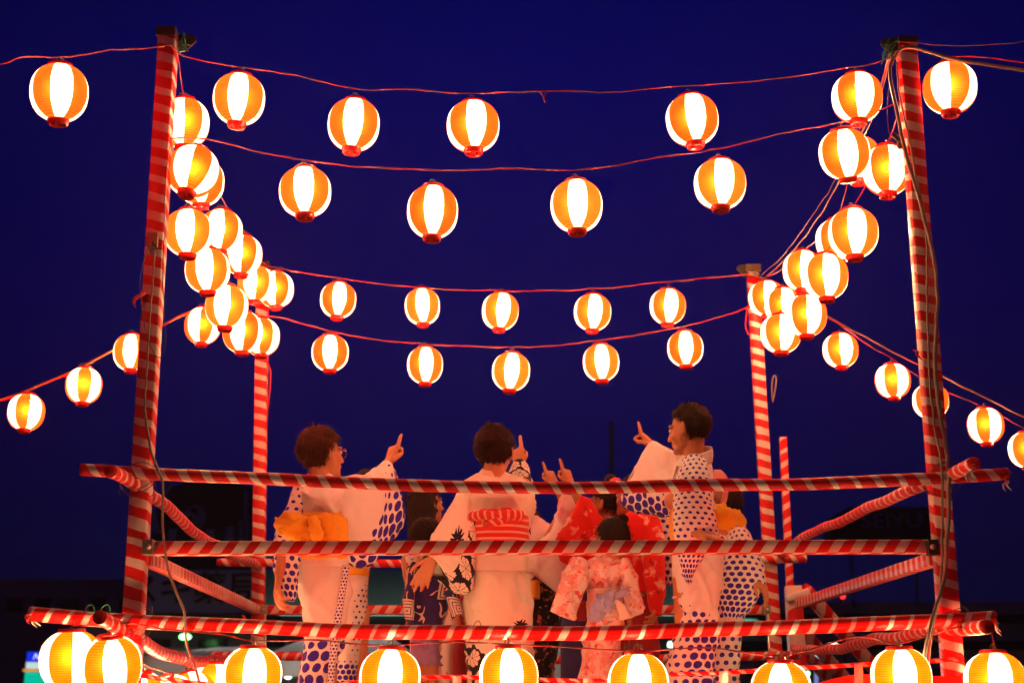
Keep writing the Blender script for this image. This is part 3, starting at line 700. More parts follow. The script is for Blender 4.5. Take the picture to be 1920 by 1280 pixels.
M['obi_yellow'] = cloth('marigold_obi', (0.78, 0.40, 0.015)); nt, b = parts(M['obi_yellow']); finish_cloth(nt, b, mixc(nt, nz(nt, objvec(nt), 12, 3), (0.74, 0.34, 0.012), (0.84, 0.46, 0.025)))
def blotch(name, base, spots, scale, lo, soft=0.05, voro=False):
    m = cloth(name, base); nt, b = parts(m); c = None
    last = None
    for i, (colr, thr) in enumerate(spots):
        mp = nt.nodes.new("ShaderNodeMapping"); mp.inputs["Location"].default_value = (3.1 * i, 1.7 * i, 5.3 * i); nt.links.new(objvec(nt), mp.inputs[0])
        n = nz(nt, mp.outputs[0], scale * (1 + 0.25 * i), 3, 0.6)
        k = ((n - thr) / soft).clamp()
        last = mixc(nt, k, last if last is not None else base, colr)
    finish_cloth(nt, b, last); return m
M['flower_pink'] = blotch('pink_blossom_cotton', (0.78, 0.66, 0.62), [((0.76, 0.40, 0.38), .50), ((0.72, 0.10, 0.07), .585), ((0.78, 0.24, 0.12), .61), ((0.40, 0.30, 0.52), .65)], 22, .5, 0.03)
M['tiedye_pink'] = blotch('pink_tie_dye_cotton', (0.76, 0.62, 0.64), [((0.62, 0.10, 0.20), .56), ((0.72, 0.28, 0.36), .58)], 5.5, .5, 0.22)
M['red_blotch'] = blotch('red_tie_dye_cotton', (0.66, 0.014, 0.010), [((0.80, 0.38, 0.30), .57), ((0.34, 0.008, 0.010), .60)], 11, .5, 0.07)
M['dark_red'] = blotch('deep_red_cotton', (0.26, 0.012, 0.02), [((0.36, 0.05, 0.05), .60)], 8, .5, 0.2)
M['black_floral'] = blotch('black_floral_cotton', (0.014, 0.010, 0.014), [((0.45, 0.11, 0.09), .58), ((0.36, 0.16, 0.05), .62), ((0.50, 0.24, 0.24), .65)], 26, .5, 0.03)
M['pale_floral'] = blotch('pale_floral_cotton', (0.66, 0.56, 0.56), [((0.30, 0.16, 0.26), .63), ((0.5, 0.06, 0.08), .68)], 26, .5, 0.03)
M['lilac'] = blotch('lilac_knit', (0.30, 0.17, 0.36), [((0.22, 0.11, 0.28), .5)], 30, .5, 0.2)
M['lilac_gauze'] = cloth('lilac_gauze', (0.42, 0.44, 0.74)); nt, b = parts(M['lilac_gauze']); finish_cloth(nt, b, mixc(nt, nz(nt, objvec(nt), 14, 4), (0.28, 0.32, 0.62), (0.50, 0.52, 0.80)))
M['cream_cloth'] = cloth('cream_cotton', (0.78, 0.66, 0.56)); nt, b = parts(M['cream_cloth']); finish_cloth(nt, b, mixc(nt, nz(nt, objvec(nt), 8, 3), (0.72, 0.60, 0.50), (0.80, 0.70, 0.60)))
M['white_cloth'] = cloth('white_cotton', WHITE); nt, b = parts(M['white_cloth']); finish_cloth(nt, b, mixc(nt, nz(nt, objvec(nt), 8, 3), (0.76, 0.72, 0.70), WHITE))
M['blue_satin'] = cloth('indigo_cotton', (0.04, 0.03, 0.14)); nt, b = parts(M['blue_satin']); finish_cloth(nt, b, mixc(nt, nz(nt, objvec(nt), 10, 3), (0.03, 0.02, 0.10), (0.06, 0.05, 0.19)))
def squares_mat(name):
    navy = (0.030, 0.014, 0.10); m = cloth(name, navy); nt, b = parts(m); u, v = uvxy(nt)
    P = 0.15
    y = v / P; x = u / P + y.floor().mod(2.0) * 0.5
    rnd = wnoise(nt, comb(nt, x.floor(), y.floor()))
    fx = (x.frac() - 0.5).abs(); fy = (y.frac() - 0.5).abs(); ch = fx.max(fy * 1.15)
    sq = ch.lt(0.40) * rnd.gt(0.52)
    line = (ch * 9.5).frac().lt(0.26)
    base = mixc(nt, sq, navy, mixc(nt, line, (0.62, 0.50, 0.46), navy))
    # red and pale brush arcs between the squares
    wv = nz(nt, comb(nt, u * 9.0, v * 9.0), 1.0, 1)
    arc = ((wv * 7.0).frac() - 0.5).abs().lt(0.10) * nz(nt, comb(nt, u * 14.0 + 5.0, v * 14.0), 1.0, 1).gt(0.50) * (X(nt, 1.0) - sq)
    redk = nz(nt, comb(nt, u * 5.0, v * 5.0 + 9.0), 1.0, 1).gt(0.5)
    base = mixc(nt, arc, base, mixc(nt, redk, (0.62, 0.42, 0.38), (0.62, 0.05, 0.04)))
    finish_cloth(nt, b, base); return m
M['squares'] = squares_mat('navy_square_print')
def skin_mat(name, c):
    m = newmat(name, c, 0.55, 0.35); nt, b = parts(m)
    n = nz(nt, objvec(nt), 45, 3)
    nt.links.new(mixc(nt, n, tuple(k * 0.88 for k in c), tuple(min(1, k * 1.08) for k in c)), b.inputs["Base Color"])
    b.inputs["Subsurface Weight"].default_value = 0.12; b.inputs["Subsurface Radius"].default_value = (0.012, 0.004, 0.002); b.inputs["Subsurface Scale"].default_value = 0.5
    bump(nt, b, nz(nt, objvec(nt), 160, 2), 0.15, 0.003); return m
M['skin'] = skin_mat('skin', (0.56, 0.25, 0.12)); M['skin_tan'] = skin_mat('skin_tan', (0.46, 0.19, 0.085))
def hair_mat(name, a, b_):
    m = newmat(name, a, 0.72, 0.18); nt, b = parts(m)
    mp = nt.nodes.new("ShaderNodeMapping"); mp.inputs["Scale"].default_value = (1, 1, 0.25); nt.links.new(objvec(nt), mp.inputs[0])
    n = nz(nt, mp.outputs[0], 90, 4); nt.links.new(mixc(nt, n, a, b_), b.inputs["Base Color"]); bump(nt, b, n, 0.5, 0.006); return m
M['hair_brown'] = hair_mat('brown_hair', (0.028, 0.008, 0.004), (0.11, 0.030, 0.011))
M['hair_black'] = hair_mat('black_hair', (0.007, 0.004, 0.003), (0.026, 0.011, 0.008))
M['hair_dark'] = hair_mat('dark_brown_hair', (0.010, 0.004, 0.003), (0.036, 0.013, 0.008))
M['eye_white'] = newmat('eye_white', (0.7, 0.66, 0.62), 0.2); M['iris'] = newmat('iris', (0.02, 0.012, 0.008), 0.15)
M['glasses'] = newmat('glasses_frame', (0.35, 0.10, 0.08), 0.3)
M['lens'] = newmat('glasses_lens', (0.9, 0.9, 0.95), 0.05); parts(M['lens'])[1].inputs["Transmission Weight"].default_value = 1.0; parts(M['lens'])[1].inputs["IOR"].default_value = 1.05
M['pink_flower'] = newmat('pink_hair_flower', (0.75, 0.06, 0.14), 0.6)

# ------------------------------------------------------------------ people: shapes
def slab(name, secs, mat, parent, nseg=40, sub=7, e=2.3, cap0=True, cap1=True, wr=0.006, seed=0.0, attrs=None, solid=0.0, wfreq=(13, 13, 3.2), px=True):
    """cloth loft through elliptical sections; a section = (x0,y0, x1,y1, Y, thickness[, Y1])"""
    raw = []
    for s in secs:
        if px:
            P = at(s[0], s[1], s[4]); Q = at(s[2], s[3], s[6] if len(s) > 6 else s[4])
        else: P, Q = Vector(s[0]), Vector(s[1])
        raw.append(np.array([*P, *Q, s[5] if px else s[2], (s[1] + s[3]) / 2 if px else 0.0, (s[0] + s[2]) / 2 if px else 0.0]))
    rows = catmull(raw, sub); n = len(rows)
    C = [Vector((r[:3] + r[3:6]) / 2) for r in rows]; A = [Vector((r[3:6] - r[:3]) / 2) for r in rows]
    fine = []
    vs = []; cs = []; L = [0.0]; frs = []
    per_sum = 0
    rings = []
    for i in range(n):
        t = C[min(i + 1, n - 1)] - C[max(i - 1, 0)]
        a = A[i]
        mn = t.cross(a)
        if mn.length < 1e-7: mn = Vector((0, -1, 0))
        mn.normalize()
        if mn.y > 0: mn = -mn
        th = max(0.004, float(rows[i][6])) / 2
        K = 160; al = max(a.length, 1e-4); pts = []
        for k in range(K):
            ph = -math.pi + 2 * math.pi * k / K          # seam on the P side
            cx = math.copysign(abs(math.cos(ph)) ** (2 / e), math.cos(ph)); sy = math.copysign(abs(math.sin(ph)) ** (2 / e), math.sin(ph))
            pts.append((cx, sy))
        acc = [0.0]
        for k in range(K):
            p = pts[k]; q = pts[(k + 1) % K]; acc.append(acc[-1] + math.hypot((q[0] - p[0]) * al, (q[1] - p[1]) * th))
        tot = acc[-1]; per_sum += tot; ring = []; j = 0
        for k in range(nseg):
            tg = tot * k / nseg
            while acc[j + 1] < tg: j += 1
            f = (tg - acc[j]) / max(1e-9, acc[j + 1] - acc[j]); p = pts[j]; q = pts[(j + 1) % K]
            cx = p[0] + (q[0] - p[0]) * f; sy = p[1] + (q[1] - p[1]) * f
            pos = C[i] + a * cx + mn * (th * sy)
            nrm = (a.normalized() * cx / al + mn * sy / th)
            if nrm.length > 0: nrm.normalize()
            d = wr * .6 * (noise.noise(Vector((pos.x * wfreq[0] + seed, pos.y * wfreq[1], pos.z * wfreq[2]))) + 0.5 * noise.noise(Vector((pos.x * wfreq[0] * 2.3, pos.y * wfreq[1] * 2.3 + seed, pos.z * wfreq[2] * 2.6))))
            q1 = noise.noise(Vector(((pos.x * .8 + pos.z * .6) * wfreq[0] * .8 + seed, pos.y * 5, (pos.z * .8 - pos.x * .6) * wfreq[2] * .9)))
            q2 = noise.noise(Vector(((pos.x * .9 - pos.z * .45) * wfreq[0] * 1.1 - seed, pos.y * 5, (pos.z * .9 + pos.x * .45) * wfreq[2])))
            d += wr * (1.1 * max(0, 1 - abs(q1) * 5) ** 2 - 0.9 * max(0, 1 - abs(q2) * 6) ** 2) * 1.15
            ring.append(pos + nrm * d); cs.append(cx)
        vs.extend(ring)
        if i: L.append(L[-1] + (C[i] - C[i - 1]).length)
    Pm = per_sum / n; fs = []; uvs = []
    for i in range(n - 1):
        for k in range(nseg):
            k2 = (k + 1) % nseg
            fs.append((i * nseg + k, i * nseg + k2, (i + 1) * nseg + k2, (i + 1) * nseg + k))
            u0 = Pm * k / nseg; u1 = Pm * (k + 1) / nseg
            uvs.append([(u0, L[i]), (u1, L[i]), (u1, L[i + 1]), (u0, L[i + 1])])
    at_ = {}
    if attrs:
        for nm in attrs: at_[nm] = []
        for i in range(n):
            for k in range(nseg):
                c = cs[i * nseg + k]; t = i / (n - 1); py = float(rows[i][7]); pxx = float(rows[i][8]) + c * abs(secs[0][0] - secs[0][2]) * 0
                for nm, f in attrs.items(): at_[nm].append(float(f(t, c, py)))
    def capf(i):
        b = len(vs); c = C[i]; vs.append(c)
        for k in range(nseg):
            fs.append((b, i * nseg + k, i * nseg + (k + 1) % nseg)); uvs.append([(0, L[i])] * 3)
        for nm in at_: at_[nm].append(at_[nm][i * nseg])
    if cap0: capf(0)
    if cap1: capf(n - 1)
    mb = MB(); mb.add(vs, fs, uvs); mb.at = at_
    o = mb.build(name, mat, parent)
    if solid:
        sd = o.modifiers.new('s', 'SOLIDIFY'); sd.thickness = solid; sd.offset = 0
    return o
def rows_secs(rows, Y, ratio=0.85, tmax=0.29, dy=0.0):
    out = []
    for r in rows:
        y, l, rr = r[:3]; wd = (rr - l) / FPX * Y
        th = r[3] if len(r) > 3 else max(.16, min(tmax, wd * ratio))
        yl = r[4] if len(r) > 4 else 0
        out.append((l, y - yl, rr, y + yl, Y + dy, th))
    return out

_us = None
def unit_sphere(n=12, m=10):
    global _us
    if _us is None:
        mb = MB(); sphere(mb, (0, 0, 0), 1.0, n, m); _us = (np.array([tuple(v) for v in mb.v]), mb.f)
    return _us
class Body:
    """closed primitives that are fused into one continuous skin by voxel remeshing"""
    def __init__(s): s.v = []; s.f = []; s.n = 0
    def _add(s, pts):
        f = unit_sphere()[1]; s.v.append(pts); s.f.extend([tuple(i + s.n for i in q) for q in f]); s.n += len(pts)
    def cap(s, p0, r0, p1, r1):
        u = unit_sphere()[0]; p0 = np.array(p0, float); p1 = np.array(p1, float); d = p1 - p0; L = np.linalg.norm(d)
        z = d / L if L > 1e-6 else np.array([0, 0, 1.0])
        x = np.cross(z, [0, 1, 0.01]); x /= np.linalg.norm(x); y = np.cross(z, x)
        B = np.stack([x, y, z]); top = u[:, 2] > 1e-6
        q = np.where(top[:, None], p1 + (u * r1) @ B, p0 + (u * r0) @ B); s._add(q)
    def ell(s, c, axes, r):
        u = unit_sphere()[0]; A = np.array([list(a) for a in axes]); s._add(np.array(c, float) + (u * np.array(r)) @ A)
    def chain(s, pts):
        for a, b in zip(pts, pts[1:]): s.cap(a[0], a[1], b[0], b[1])
    def build(s, parent, mat, voxel=0.006, ratio=0.3):
        me = bpy.data.meshes.new('body_raw'); V = np.concatenate(s.v)
        me.from_pydata(V.tolist(), [], s.f); me.update()
        o = bpy.data.objects.new('body_raw', me); col.objects.link(o)
        rm = o.modifiers.new('r', 'REMESH'); rm.mode = 'VOXEL'; rm.voxel_size = voxel; rm.use_smooth_shade = True
        sm = o.modifiers.new('s', 'SMOOTH'); sm.factor = 0.5; sm.iterations = 1
        dc = o.modifiers.new('d', 'DECIMATE'); dc.ratio = ratio
        dg = bpy.context.evaluated_depsgraph_get(); ev = o.evaluated_get(dg)
        out = bpy.data.meshes.new_from_object(ev); out.name = 'body'
        bpy.data.objects.remove(o); bpy.data.meshes.remove(me)
        org = ORG[parent.name]; out.transform(Matrix.Translation(-org))
        out.materials.clear()
        b = mesh_obj('body', out, mat, parent)
        out.polygons.foreach_set("use_smooth", [True] * len(out.polygons)); return b

def frame(f, up=(0, 0, 1)):
    f = Vector(f).normalized(); r = f.cross(Vector(up)).normalized(); u = r.cross(f); return r, f, u
def head(bd, c, f, s=1.0, ears=True):
    r, f, u = frame(f); c = Vector(c)
    W = lambda x, y, z: c + (r * x + f * y + u * z) * s
    ax = (r, f, u); S = lambda *k: [q * s for q in k]
    bd.ell(W(0, -.012, .03), ax, S(.074, .085, .083)); bd.ell(W(0, .022, -.022), ax, S(.064, .068, .082))
    bd.ell(W(0, .046, -.078), ax, S(.042, .040, .032)); bd.ell(W(0, .02, -.06), ax, S(.055, .055, .04))
    bd.cap(W(0, .084, .012), .008 * s, W(0, .103, -.028), .0125 * s); bd.ell(W(0, .098, -.031), ax, S(.017, .012, .009))
    bd.ell(W(0, .083, -.055), ax, S(.024, .011, .007)); bd.ell(W(0, .081, -.067), ax, S(.021, .011, .007)); bd.ell(W(0, .078, -.092), ax, S(.018, .014, .014))
    for q in (-1, 1):
        bd.ell(W(q * .033, .066, .024), ax, S(.026, .018, .010)); bd.ell(W(q * .040, .055, -.03), ax, S(.022, .022, .022))
        if ears:
            bd.ell(W(q * .079, -.008, -.002), ax, S(.008, .020, .033)); bd.ell(W(q * .074, .004, -.022), ax, S(.011, .012, .014)); bd.ell(W(q * .083, -.016, .004), ax, S(.006, .010, .026))
    return W
def face_parts(parent, W, f, s=1.0, hair='hair_black'):
    for q in (-1, 1):
        mb = MB(); sphere(mb, W(q * .032, .0755, .006), .0115 * s, 12, 8); o = mb.build('eye', M['eye_white'], parent)
        mb = MB(); sphere(mb, W(q * .033, .0825, .006), .0062 * s, 10, 6); mb.build('iris', M['iris'], o)
        mb = MB(); sweep(mb, [W(q * .016, .086, .022), W(q * .032, .084, .027), W(q * .050, .070, .023)], circ(.0030 * s, 6), scale=[.8, 1, .4]); mb.build('eyebrow', M[hair], parent)
def smooth01(a, b, x):
    t = min(1, max(0, (x - a) / (b - a))) if a != b else float(x > a); return t * t * (3 - 2 * t)
def hair(parent, c, f, s=1.0, mat='hair_black', th=0.022, style='short', hl=0.45, nstr=1300, puff=0.0, seed=1, nape=-0.55, strand=0.045, ear=True, rough=1.0, ear_top=.12):
    rnd = random.Random(seed); r, f, u = frame(f); c = Vector(c)
    W = lambda p: c + (r * p.x + f * p.y + u * p.z) * s
    c0 = Vector((0, -.014, .026)); ax, ay, az = .075, .088, .088
    def mask(d):
        face = smooth01(0.10, 0.34, d.y) * (1 - smooth01(hl - .12, hl + .06, d.z + 0.25 * abs(d.x) - 0.1))
        side = smooth01(-.22, -.05, d.y) * smooth01(.35, .6, abs(d.x)) * (1 - smooth01(-.10, ear_top, d.z)) if ear else smooth01(.05, .2, d.y) * smooth01(.35, .6, abs(d.x)) * (1 - smooth01(-.5, -.3, d.z))
        low = 1 - smooth01(nape - .10, nape + .08, d.z + .10 * noise.noise(d * 7 + Vector((seed, 2, 0))))
        return max(0.0, 1 - max(face, side, low))
    def rad(d, k=1.0):
        r0 = 1 / math.sqrt((d.x / ax) ** 2 + (d.y / ay) ** 2 + (d.z / az) ** 2); m = mask(d)
        t = th * (0.75 + 0.35 * max(0, d.z)) + puff * max(0, 1 - abs(d.z - .1)) * (0.6 + 0.4 * (d.y < 0))
        fl = math.atan2(d.x - .1, d.y + .35)
        t += 0.010 * rough * noise.noise(d * 4.2 + Vector((seed, 0, 0))) + 0.006 * rough * noise.noise(d * 11 + Vector((0, seed, 0))) + .0045 * noise.noise(Vector((fl * 7, d.z * 2.2, seed)))
        return r0 * (0.80 + 0.20 * smooth01(0.15, .6, m)) + t * smooth01(.2, .75, m), m
    mb = MB(); n, mm = 56, 34; vs = []; fs = []
    for i in range(mm + 1):
        p = math.pi * i / mm
        for k in range(n):
            a = 2 * math.pi * k / n; d = Vector((math.sin(p) * math.cos(a), math.sin(p) * math.sin(a), math.cos(p))); q, m = rad(d); vs.append(W(c0 + d * q))
    for i in range(mm):
        for k in range(n): fs.append((i * n + k, (i + 1) * n + k, (i + 1) * n + (k + 1) % n, i * n + (k + 1) % n))
    mb.add(vs, fs)
    o = mb.build('hair', M[mat], parent)
    sb = MB(); cnt = 0; whorl = Vector((0.1, -.35, .93)).normalized()
    while cnt < nstr:
        d = Vector((rnd.gauss(0, 1), rnd.gauss(0, 1), rnd.gauss(0, 1))).normalized(); q, m = rad(d)
        if m < 0.75: continue
        cnt += 1; p = c0 + d * (q - .006)
        flow = (d - whorl); flow -= d * flow.dot(d); flow += Vector((0, 0, -.5)) - d * (-.5 * d.z)
        flow += Vector((rnd.gauss(0, .35), rnd.gauss(0, .35), rnd.gauss(0, .35))) * rough
        if flow.length < 1e-3: continue
        flow.normalize(); Ls = strand * rnd.uniform(.5, 1.2); lift = rnd.uniform(.05, .45) * rough
        side = d.cross(flow).normalized() * .0015
        pts = [p, p + flow * Ls * .5 + d * Ls * (lift * .5 + .06), p + flow * Ls + d * Ls * (lift * .55 - .10)]
        sb.add([W(pts[0] - side), W(pts[0] + side), W(pts[1] + side * .8), W(pts[1] - side * .8), W(pts[2])], [(0, 1, 2, 3), (3, 2, 4)])
    sb.build('loose_strands', M[mat], o, True)
    return o, W
def hand(bd, w, D, N, side, pose='point', s=1.0, idx=None):
    """palm with four bent fingers and a thumb; D = along the fingers, N = way the palm faces"""
    w = Vector(w); D = Vector(D).normalized(); N = Vector(N); N = (N - D * N.dot(D)).normalized(); T = D.cross(N) * side
    if pose == 'point': curls = [(4, 4, 3), (78, 95, 55), (82, 98, 60), (84, 98, 60)]
    elif pose == 'spread': curls = [(6, 8, 6), (10, 12, 8), (14, 16, 10), (18, 20, 14)]
    else: curls = [(18, 22, 14), (24, 28, 18), (28, 32, 20), (32, 36, 22)]
    lens = [(.034, .022, .018), (.044, .028, .021), (.041, .026, .020), (.032, .020, .018)]
    offs = [.027, .009, -.009, -.026]; rad = [.0112, .0104, .0098, .0088]; pl = [.082, .085, .081, .074]
    bd.cap(w - D * .03 * s, .021 * s, w + D * .012 * s, .020 * s)
    for i in range(4):
        k = w + (D * pl[i] + T * offs[i]) * s
        bd.cap(w + (D * .012 + T * offs[i] * .55) * s, .0145 * s, k, .0115 * s)
        fan = (0.07 if pose != 'spread' else 0.16) * (offs[i] / .027)
        d = (D + T * fan).normalized(); p = k; a = 0
        if idx is not None and i == 0: d = Vector(idx).normalized()
        for seg in range(3):
            a += math.radians(curls[i][seg]); q = d * math.cos(a) + N * math.sin(a); e = p + q * lens[i][seg] * s
            bd.cap(p, rad[i] * s * (1.08 - .10 * seg), e, rad[i] * s * (.98 - .10 * seg)); p = e
    b = w + (D * .018 + T * .022 + N * .006) * s
    if pose == 'point':
        m1 = b + (D * .030 + T * .016 + N * .016) * s; m2 = m1 + (D * .022 - T * .006 + N * .014) * s; m3 = m2 + (D * .012 - T * .018 + N * .008) * s
    else:
        m1 = b + (D * .028 + T * .028 + N * .008) * s; m2 = m1 + (D * .026 + T * .016 + N * .006) * s; m3 = m2 + (D * .022 + T * .006 + N * .005) * s
    bd.cap(b, .0150 * s, m1, .0115 * s); bd.cap(m1, .0110 * s, m2, .0095 * s); bd.cap(m2, .0095 * s, m3, .0078 * s)

def pdir(a, b, dy=0.0):
    """direction between two photo pixels at the people's depth, with a depth component"""
    v = at(b[0], b[1], 7.0) - at(a[0], a[1], 7.0); v.normalize(); return Vector((v.x, dy, v.z)).normalized()

GP = "dancers in cotton yukata on the tower"
def person(label, Y, foot, hd, face, headscale=1.0, arms=(), hips=None, skin='skin', neck=None, voxel=0.0054, ratio=0.28, faceparts=True, haircol='hair_black', hh=None, shoulders=None, bs=None):
    """body skin: head, neck, trunk, arms with hands, legs and feet in one mesh"""
    base = at(foot, 1300, Y); base = Vector((base.x, Y, DECK))
    t = thing('person', base, label, "person", GP)
    bd = Body(); hc = at(hd[0], hd[1], hd[2] if len(hd) > 2 else Y); s = headscale
    W = head(bd, hc, face, s)
    H = hc.z - DECK
    bs = bs if bs else s
    chest = Vector((base.x * .5 + hc.x * .5, Y, DECK + H * .78)) if shoulders is None else at(shoulders[0], shoulders[1], Y)
    pel = Vector((base.x * .75 + hc.x * .25, Y, DECK + H * .55)) if hips is None else at(hips[0], hips[1], Y)
    bd.cap(W(0, -.025, -.05), .048 * s, Vector((chest.x, Y, chest.z + .03 * s)), .048 * s)
    bd.cap(Vector((chest.x - .07 * bs, Y, chest.z)), .045 * bs, Vector((chest.x + .07 * bs, Y, chest.z)), .045 * bs)
    bd.cap(chest, .065 * bs, pel, .065 * bs)
    for q in (-1, 1):
        hp = pel + Vector((q * .034 * bs, 0, -.02)); kn = Vector((base.x + q * .034 * bs, Y, DECK + H * .29)); an = Vector((base.x + q * .040 * bs, Y, DECK + .07))
        bd.cap(hp, .050 * bs, kn, .040 * bs); bd.cap(kn, .040 * bs, an, .030 * bs)
        fd = Vector((face[0] * .5, abs(face[1]) * .5 + .5, 0)).normalized()
        bd.cap(an + Vector((0, 0, -.035)), .030 * s, an + fd * .13 * s + Vector((0, 0, -.05)), .022 * s)
    for a in arms:
        pts = [at(*p[:3]) for p in a['pts']]; k = a.get('rs', s); rr = [.036 * k, .030 * k, .022 * k]
        if len(pts) == 2: pts = [pts[0], pts[0].lerp(pts[1], .5), pts[1]]
        bd.chain(list(zip(pts, rr)))
        hand(bd, pts[-1], a['D'], a['N'], a.get('side', 1), a.get('pose', 'point'), a.get('s', s * (0.90 if a.get('pose', 'point') == 'point' else 1)), a.get('idx'))
    bd.build(t, M[skin], voxel, ratio)
    if faceparts: face_parts(t, W, face, s, haircol)
    return t, hc, W
def collar(parent, secs, mat, solid=0.006): return slab('collar', secs, mat, parent, 32, 5, 2.0, False, False, 0.0015, solid=solid)

# ------------------------------------------------------------------ people: the dancers
def ramp(a, b, x): return smooth01(a, b, x)
# --- woman on the left: short auburn hair, glasses, dotted yukata, marigold bow, right arm raised
A, hc, W = person("woman with auburn hair and glasses, arm raised, marigold bow on white dotted yukata", 6.9, 600, (604, 852, 6.88), (0.74, 0.62, 0.10), 1.05,
    arms=[dict(pts=[(645, 912, 6.92), (688, 905, 7.0), (729, 866, 7.05)], D=pdir((729, 866), (739, 838), .10), N=(0.65, 0.70, -0.1), side=-1, idx=pdir((735, 828), (738, 811), .1)),
          dict(pts=[(560, 925, 6.85), (536, 1010, 6.80), (524, 1075, 6.74)], D=(-0.08, -0.15, -0.98), N=(0.9, 0.3, 0), side=-1, pose='relaxed')])
hair(A, hc, (0.74, 0.62, 0.10), 1.05, 'hair_brown', th=.016, hl=.42, puff=.010, seed=3, nstr=3200, strand=.040, nape=-1.05, rough=.65)
g = MB(); fr = frame((0.74, 0.62, 0.10))
for q in (-1, 1):
    ring = [W(q * .034 + .026 * math.cos(a), .099 - .008 * abs(math.cos(a)) * (1 if q * math.cos(a) > 0 else 0), .002 + .020 * math.sin(a)) for a in np.linspace(0, 2 * math.pi, 17)]
    sweep(g, ring, circ(.0016, 6), cap=False); sweep(g, [W(q * .060, .092, .008), W(q * .078, .05, .010), W(q * .080, .0, .006)], circ(.0018, 6))
sweep(g, [W(-.008, .099, .006), W(0, .102, .009), W(.008, .099, .006)], circ(.0014, 6)); go = g.build('glasses', M['glasses'], A)
slab('robe', rows_secs([(1400, 560, 628), (1280, 560, 624), (1240, 564, 634), (1200, 571, 644), (1150, 567, 652), (1100, 562, 656), (1050, 559, 654), (1020, 560, 650), (985, 561, 652), (960, 556, 657), (935, 552, 660), (915, 554, 656, .17), (903, 566, 640, .13), (895, 580, 624, .10), (890, 586, 620, .09)], 6.9),
     M['d60'], A, 64, 6, wr=.014, seed=1, attrs={'dot_size': lambda t, c, py: .82 * ramp(1192, 1206, py + 10 * c)})
slab('front_panel_edge', [(613, 1290, 627, 1290, 6.84, .05), (616, 1240, 630, 1240, 6.83, .05), (623, 1190, 638, 1190, 6.83, .05), (630, 1140, 644, 1140, 6.83, .05), (637, 1095, 651, 1095, 6.83, .05), (643, 1060, 655, 1060, 6.83, .05)], M['d17'], A, 28, 5, wr=.003, seed=103, attrs={'dot_size': lambda t, c, py: .62})
slab('waist_fold', rows_secs([(1066, 557, 655, .262), (1050, 557, 654, .26), (1030, 560, 651, .245)], 6.9), M['white_cloth'], A, 64, 5, cap0=False, cap1=False, wr=.007, seed=101, solid=.003)
collar(A, [(568, 903, 632, 905, 6.9, .15), (575, 893, 628, 896, 6.9, .13), (577, 886, 622, 890, 6.9, .125)], M['white_cloth'])
slab('sleeve', [(618, 897, 640, 985, 6.88, .10), (652, 891, 650, 1052, 6.88, .10), (684, 889, 690, 1062, 6.92, .10), (706, 874, 716, 1032, 6.97, .10), (720, 862, 743, 1006, 7.0, .085), (730, 864, 757, 985, 7.02, .07), (738, 880, 757, 962, 7.02, .05)],
     M['d50'], A, 48, 6, e=2.0, cap0=True, cap1=False, wr=.010, seed=2, solid=.003, attrs={'dot_size': lambda t, c, py: .88 * ramp(-.03, .04, t + .26 * c - .42) * (0.42 + .58 * ramp(-.7, .7, c))})
slab('sleeve', [(551, 915, 578, 922, 6.86, .14), (534, 960, 574, 962, 6.84, .13), (516, 1004, 566, 1006, 6.82, .11), (513, 1042, 561, 1044, 6.8, .10), (519, 1080, 560, 1082, 6.8, .09), (529, 1108, 558, 1110, 6.8, .07), (538, 1126, 553, 1127, 6.8, .03)],
     M['d36'], A, 40, 6, e=2.0, wr=.009, seed=3, attrs={'dot_size': lambda t, c, py: .42 + .46 * t})
slab('obi', rows_secs([(1046, 558, 651, .235), (1030, 557, 652, .245), (990, 557, 654, .25), (966, 560, 656, .245)], 6.9), M['obi_yellow'], A, 48, 4, wr=.004, seed=4)
slab('obi_drum', [(650, 970, 650, 1046, 6.73, .05), (622, 964, 622, 1046, 6.70, .07), (596, 966, 594, 1046, 6.69, .07), (584, 975, 580, 1040, 6.71, .05)], M['obi_yellow'], A, 40, 6, e=2.6, wr=.010, seed=5, wfreq=(18, 18, 18))
slab('bow_loop', [(588, 980, 590, 1004, 6.68, .03), (570, 968, 576, 1010, 6.65, .06), (552, 961, 553, 1012, 6.63, .075), (534, 962, 530, 1006, 6.63, .075), (522, 974, 519, 994, 6.65, .05)], M['obi_yellow'], A, 40, 6, e=1.8, wr=.012, seed=6, wfreq=(20, 20, 30))
slab('bow_loop', [(590, 978, 596, 1000, 6.67, .03), (604, 968, 612, 1010, 6.655, .045), (620, 966, 628, 1016, 6.66, .05), (632, 974, 638, 1008, 6.68, .03)], M['obi_yellow'], A, 36, 6, e=1.8, wr=.010, seed=16, wfreq=(20, 20, 30))
slab('bow_tail', [(584, 1000, 596, 1004, 6.66, .03), (572, 1020, 590, 1026, 6.64, .035), (556, 1040, 582, 1050, 6.64, .02)], M['obi_yellow'], A, 28, 5, e=1.8, wr=.008, seed=8)
slab('bow_knot', [(578, 974, 594, 968, 6.64, .03), (580, 986, 602, 984, 6.615, .05), (582, 998, 606, 1002, 6.62, .045), (586, 1010, 602, 1012, 6.64, .03)], M['obi_yellow'], A, 28, 5, wr=.007, seed=7, wfreq=(30, 30, 20))

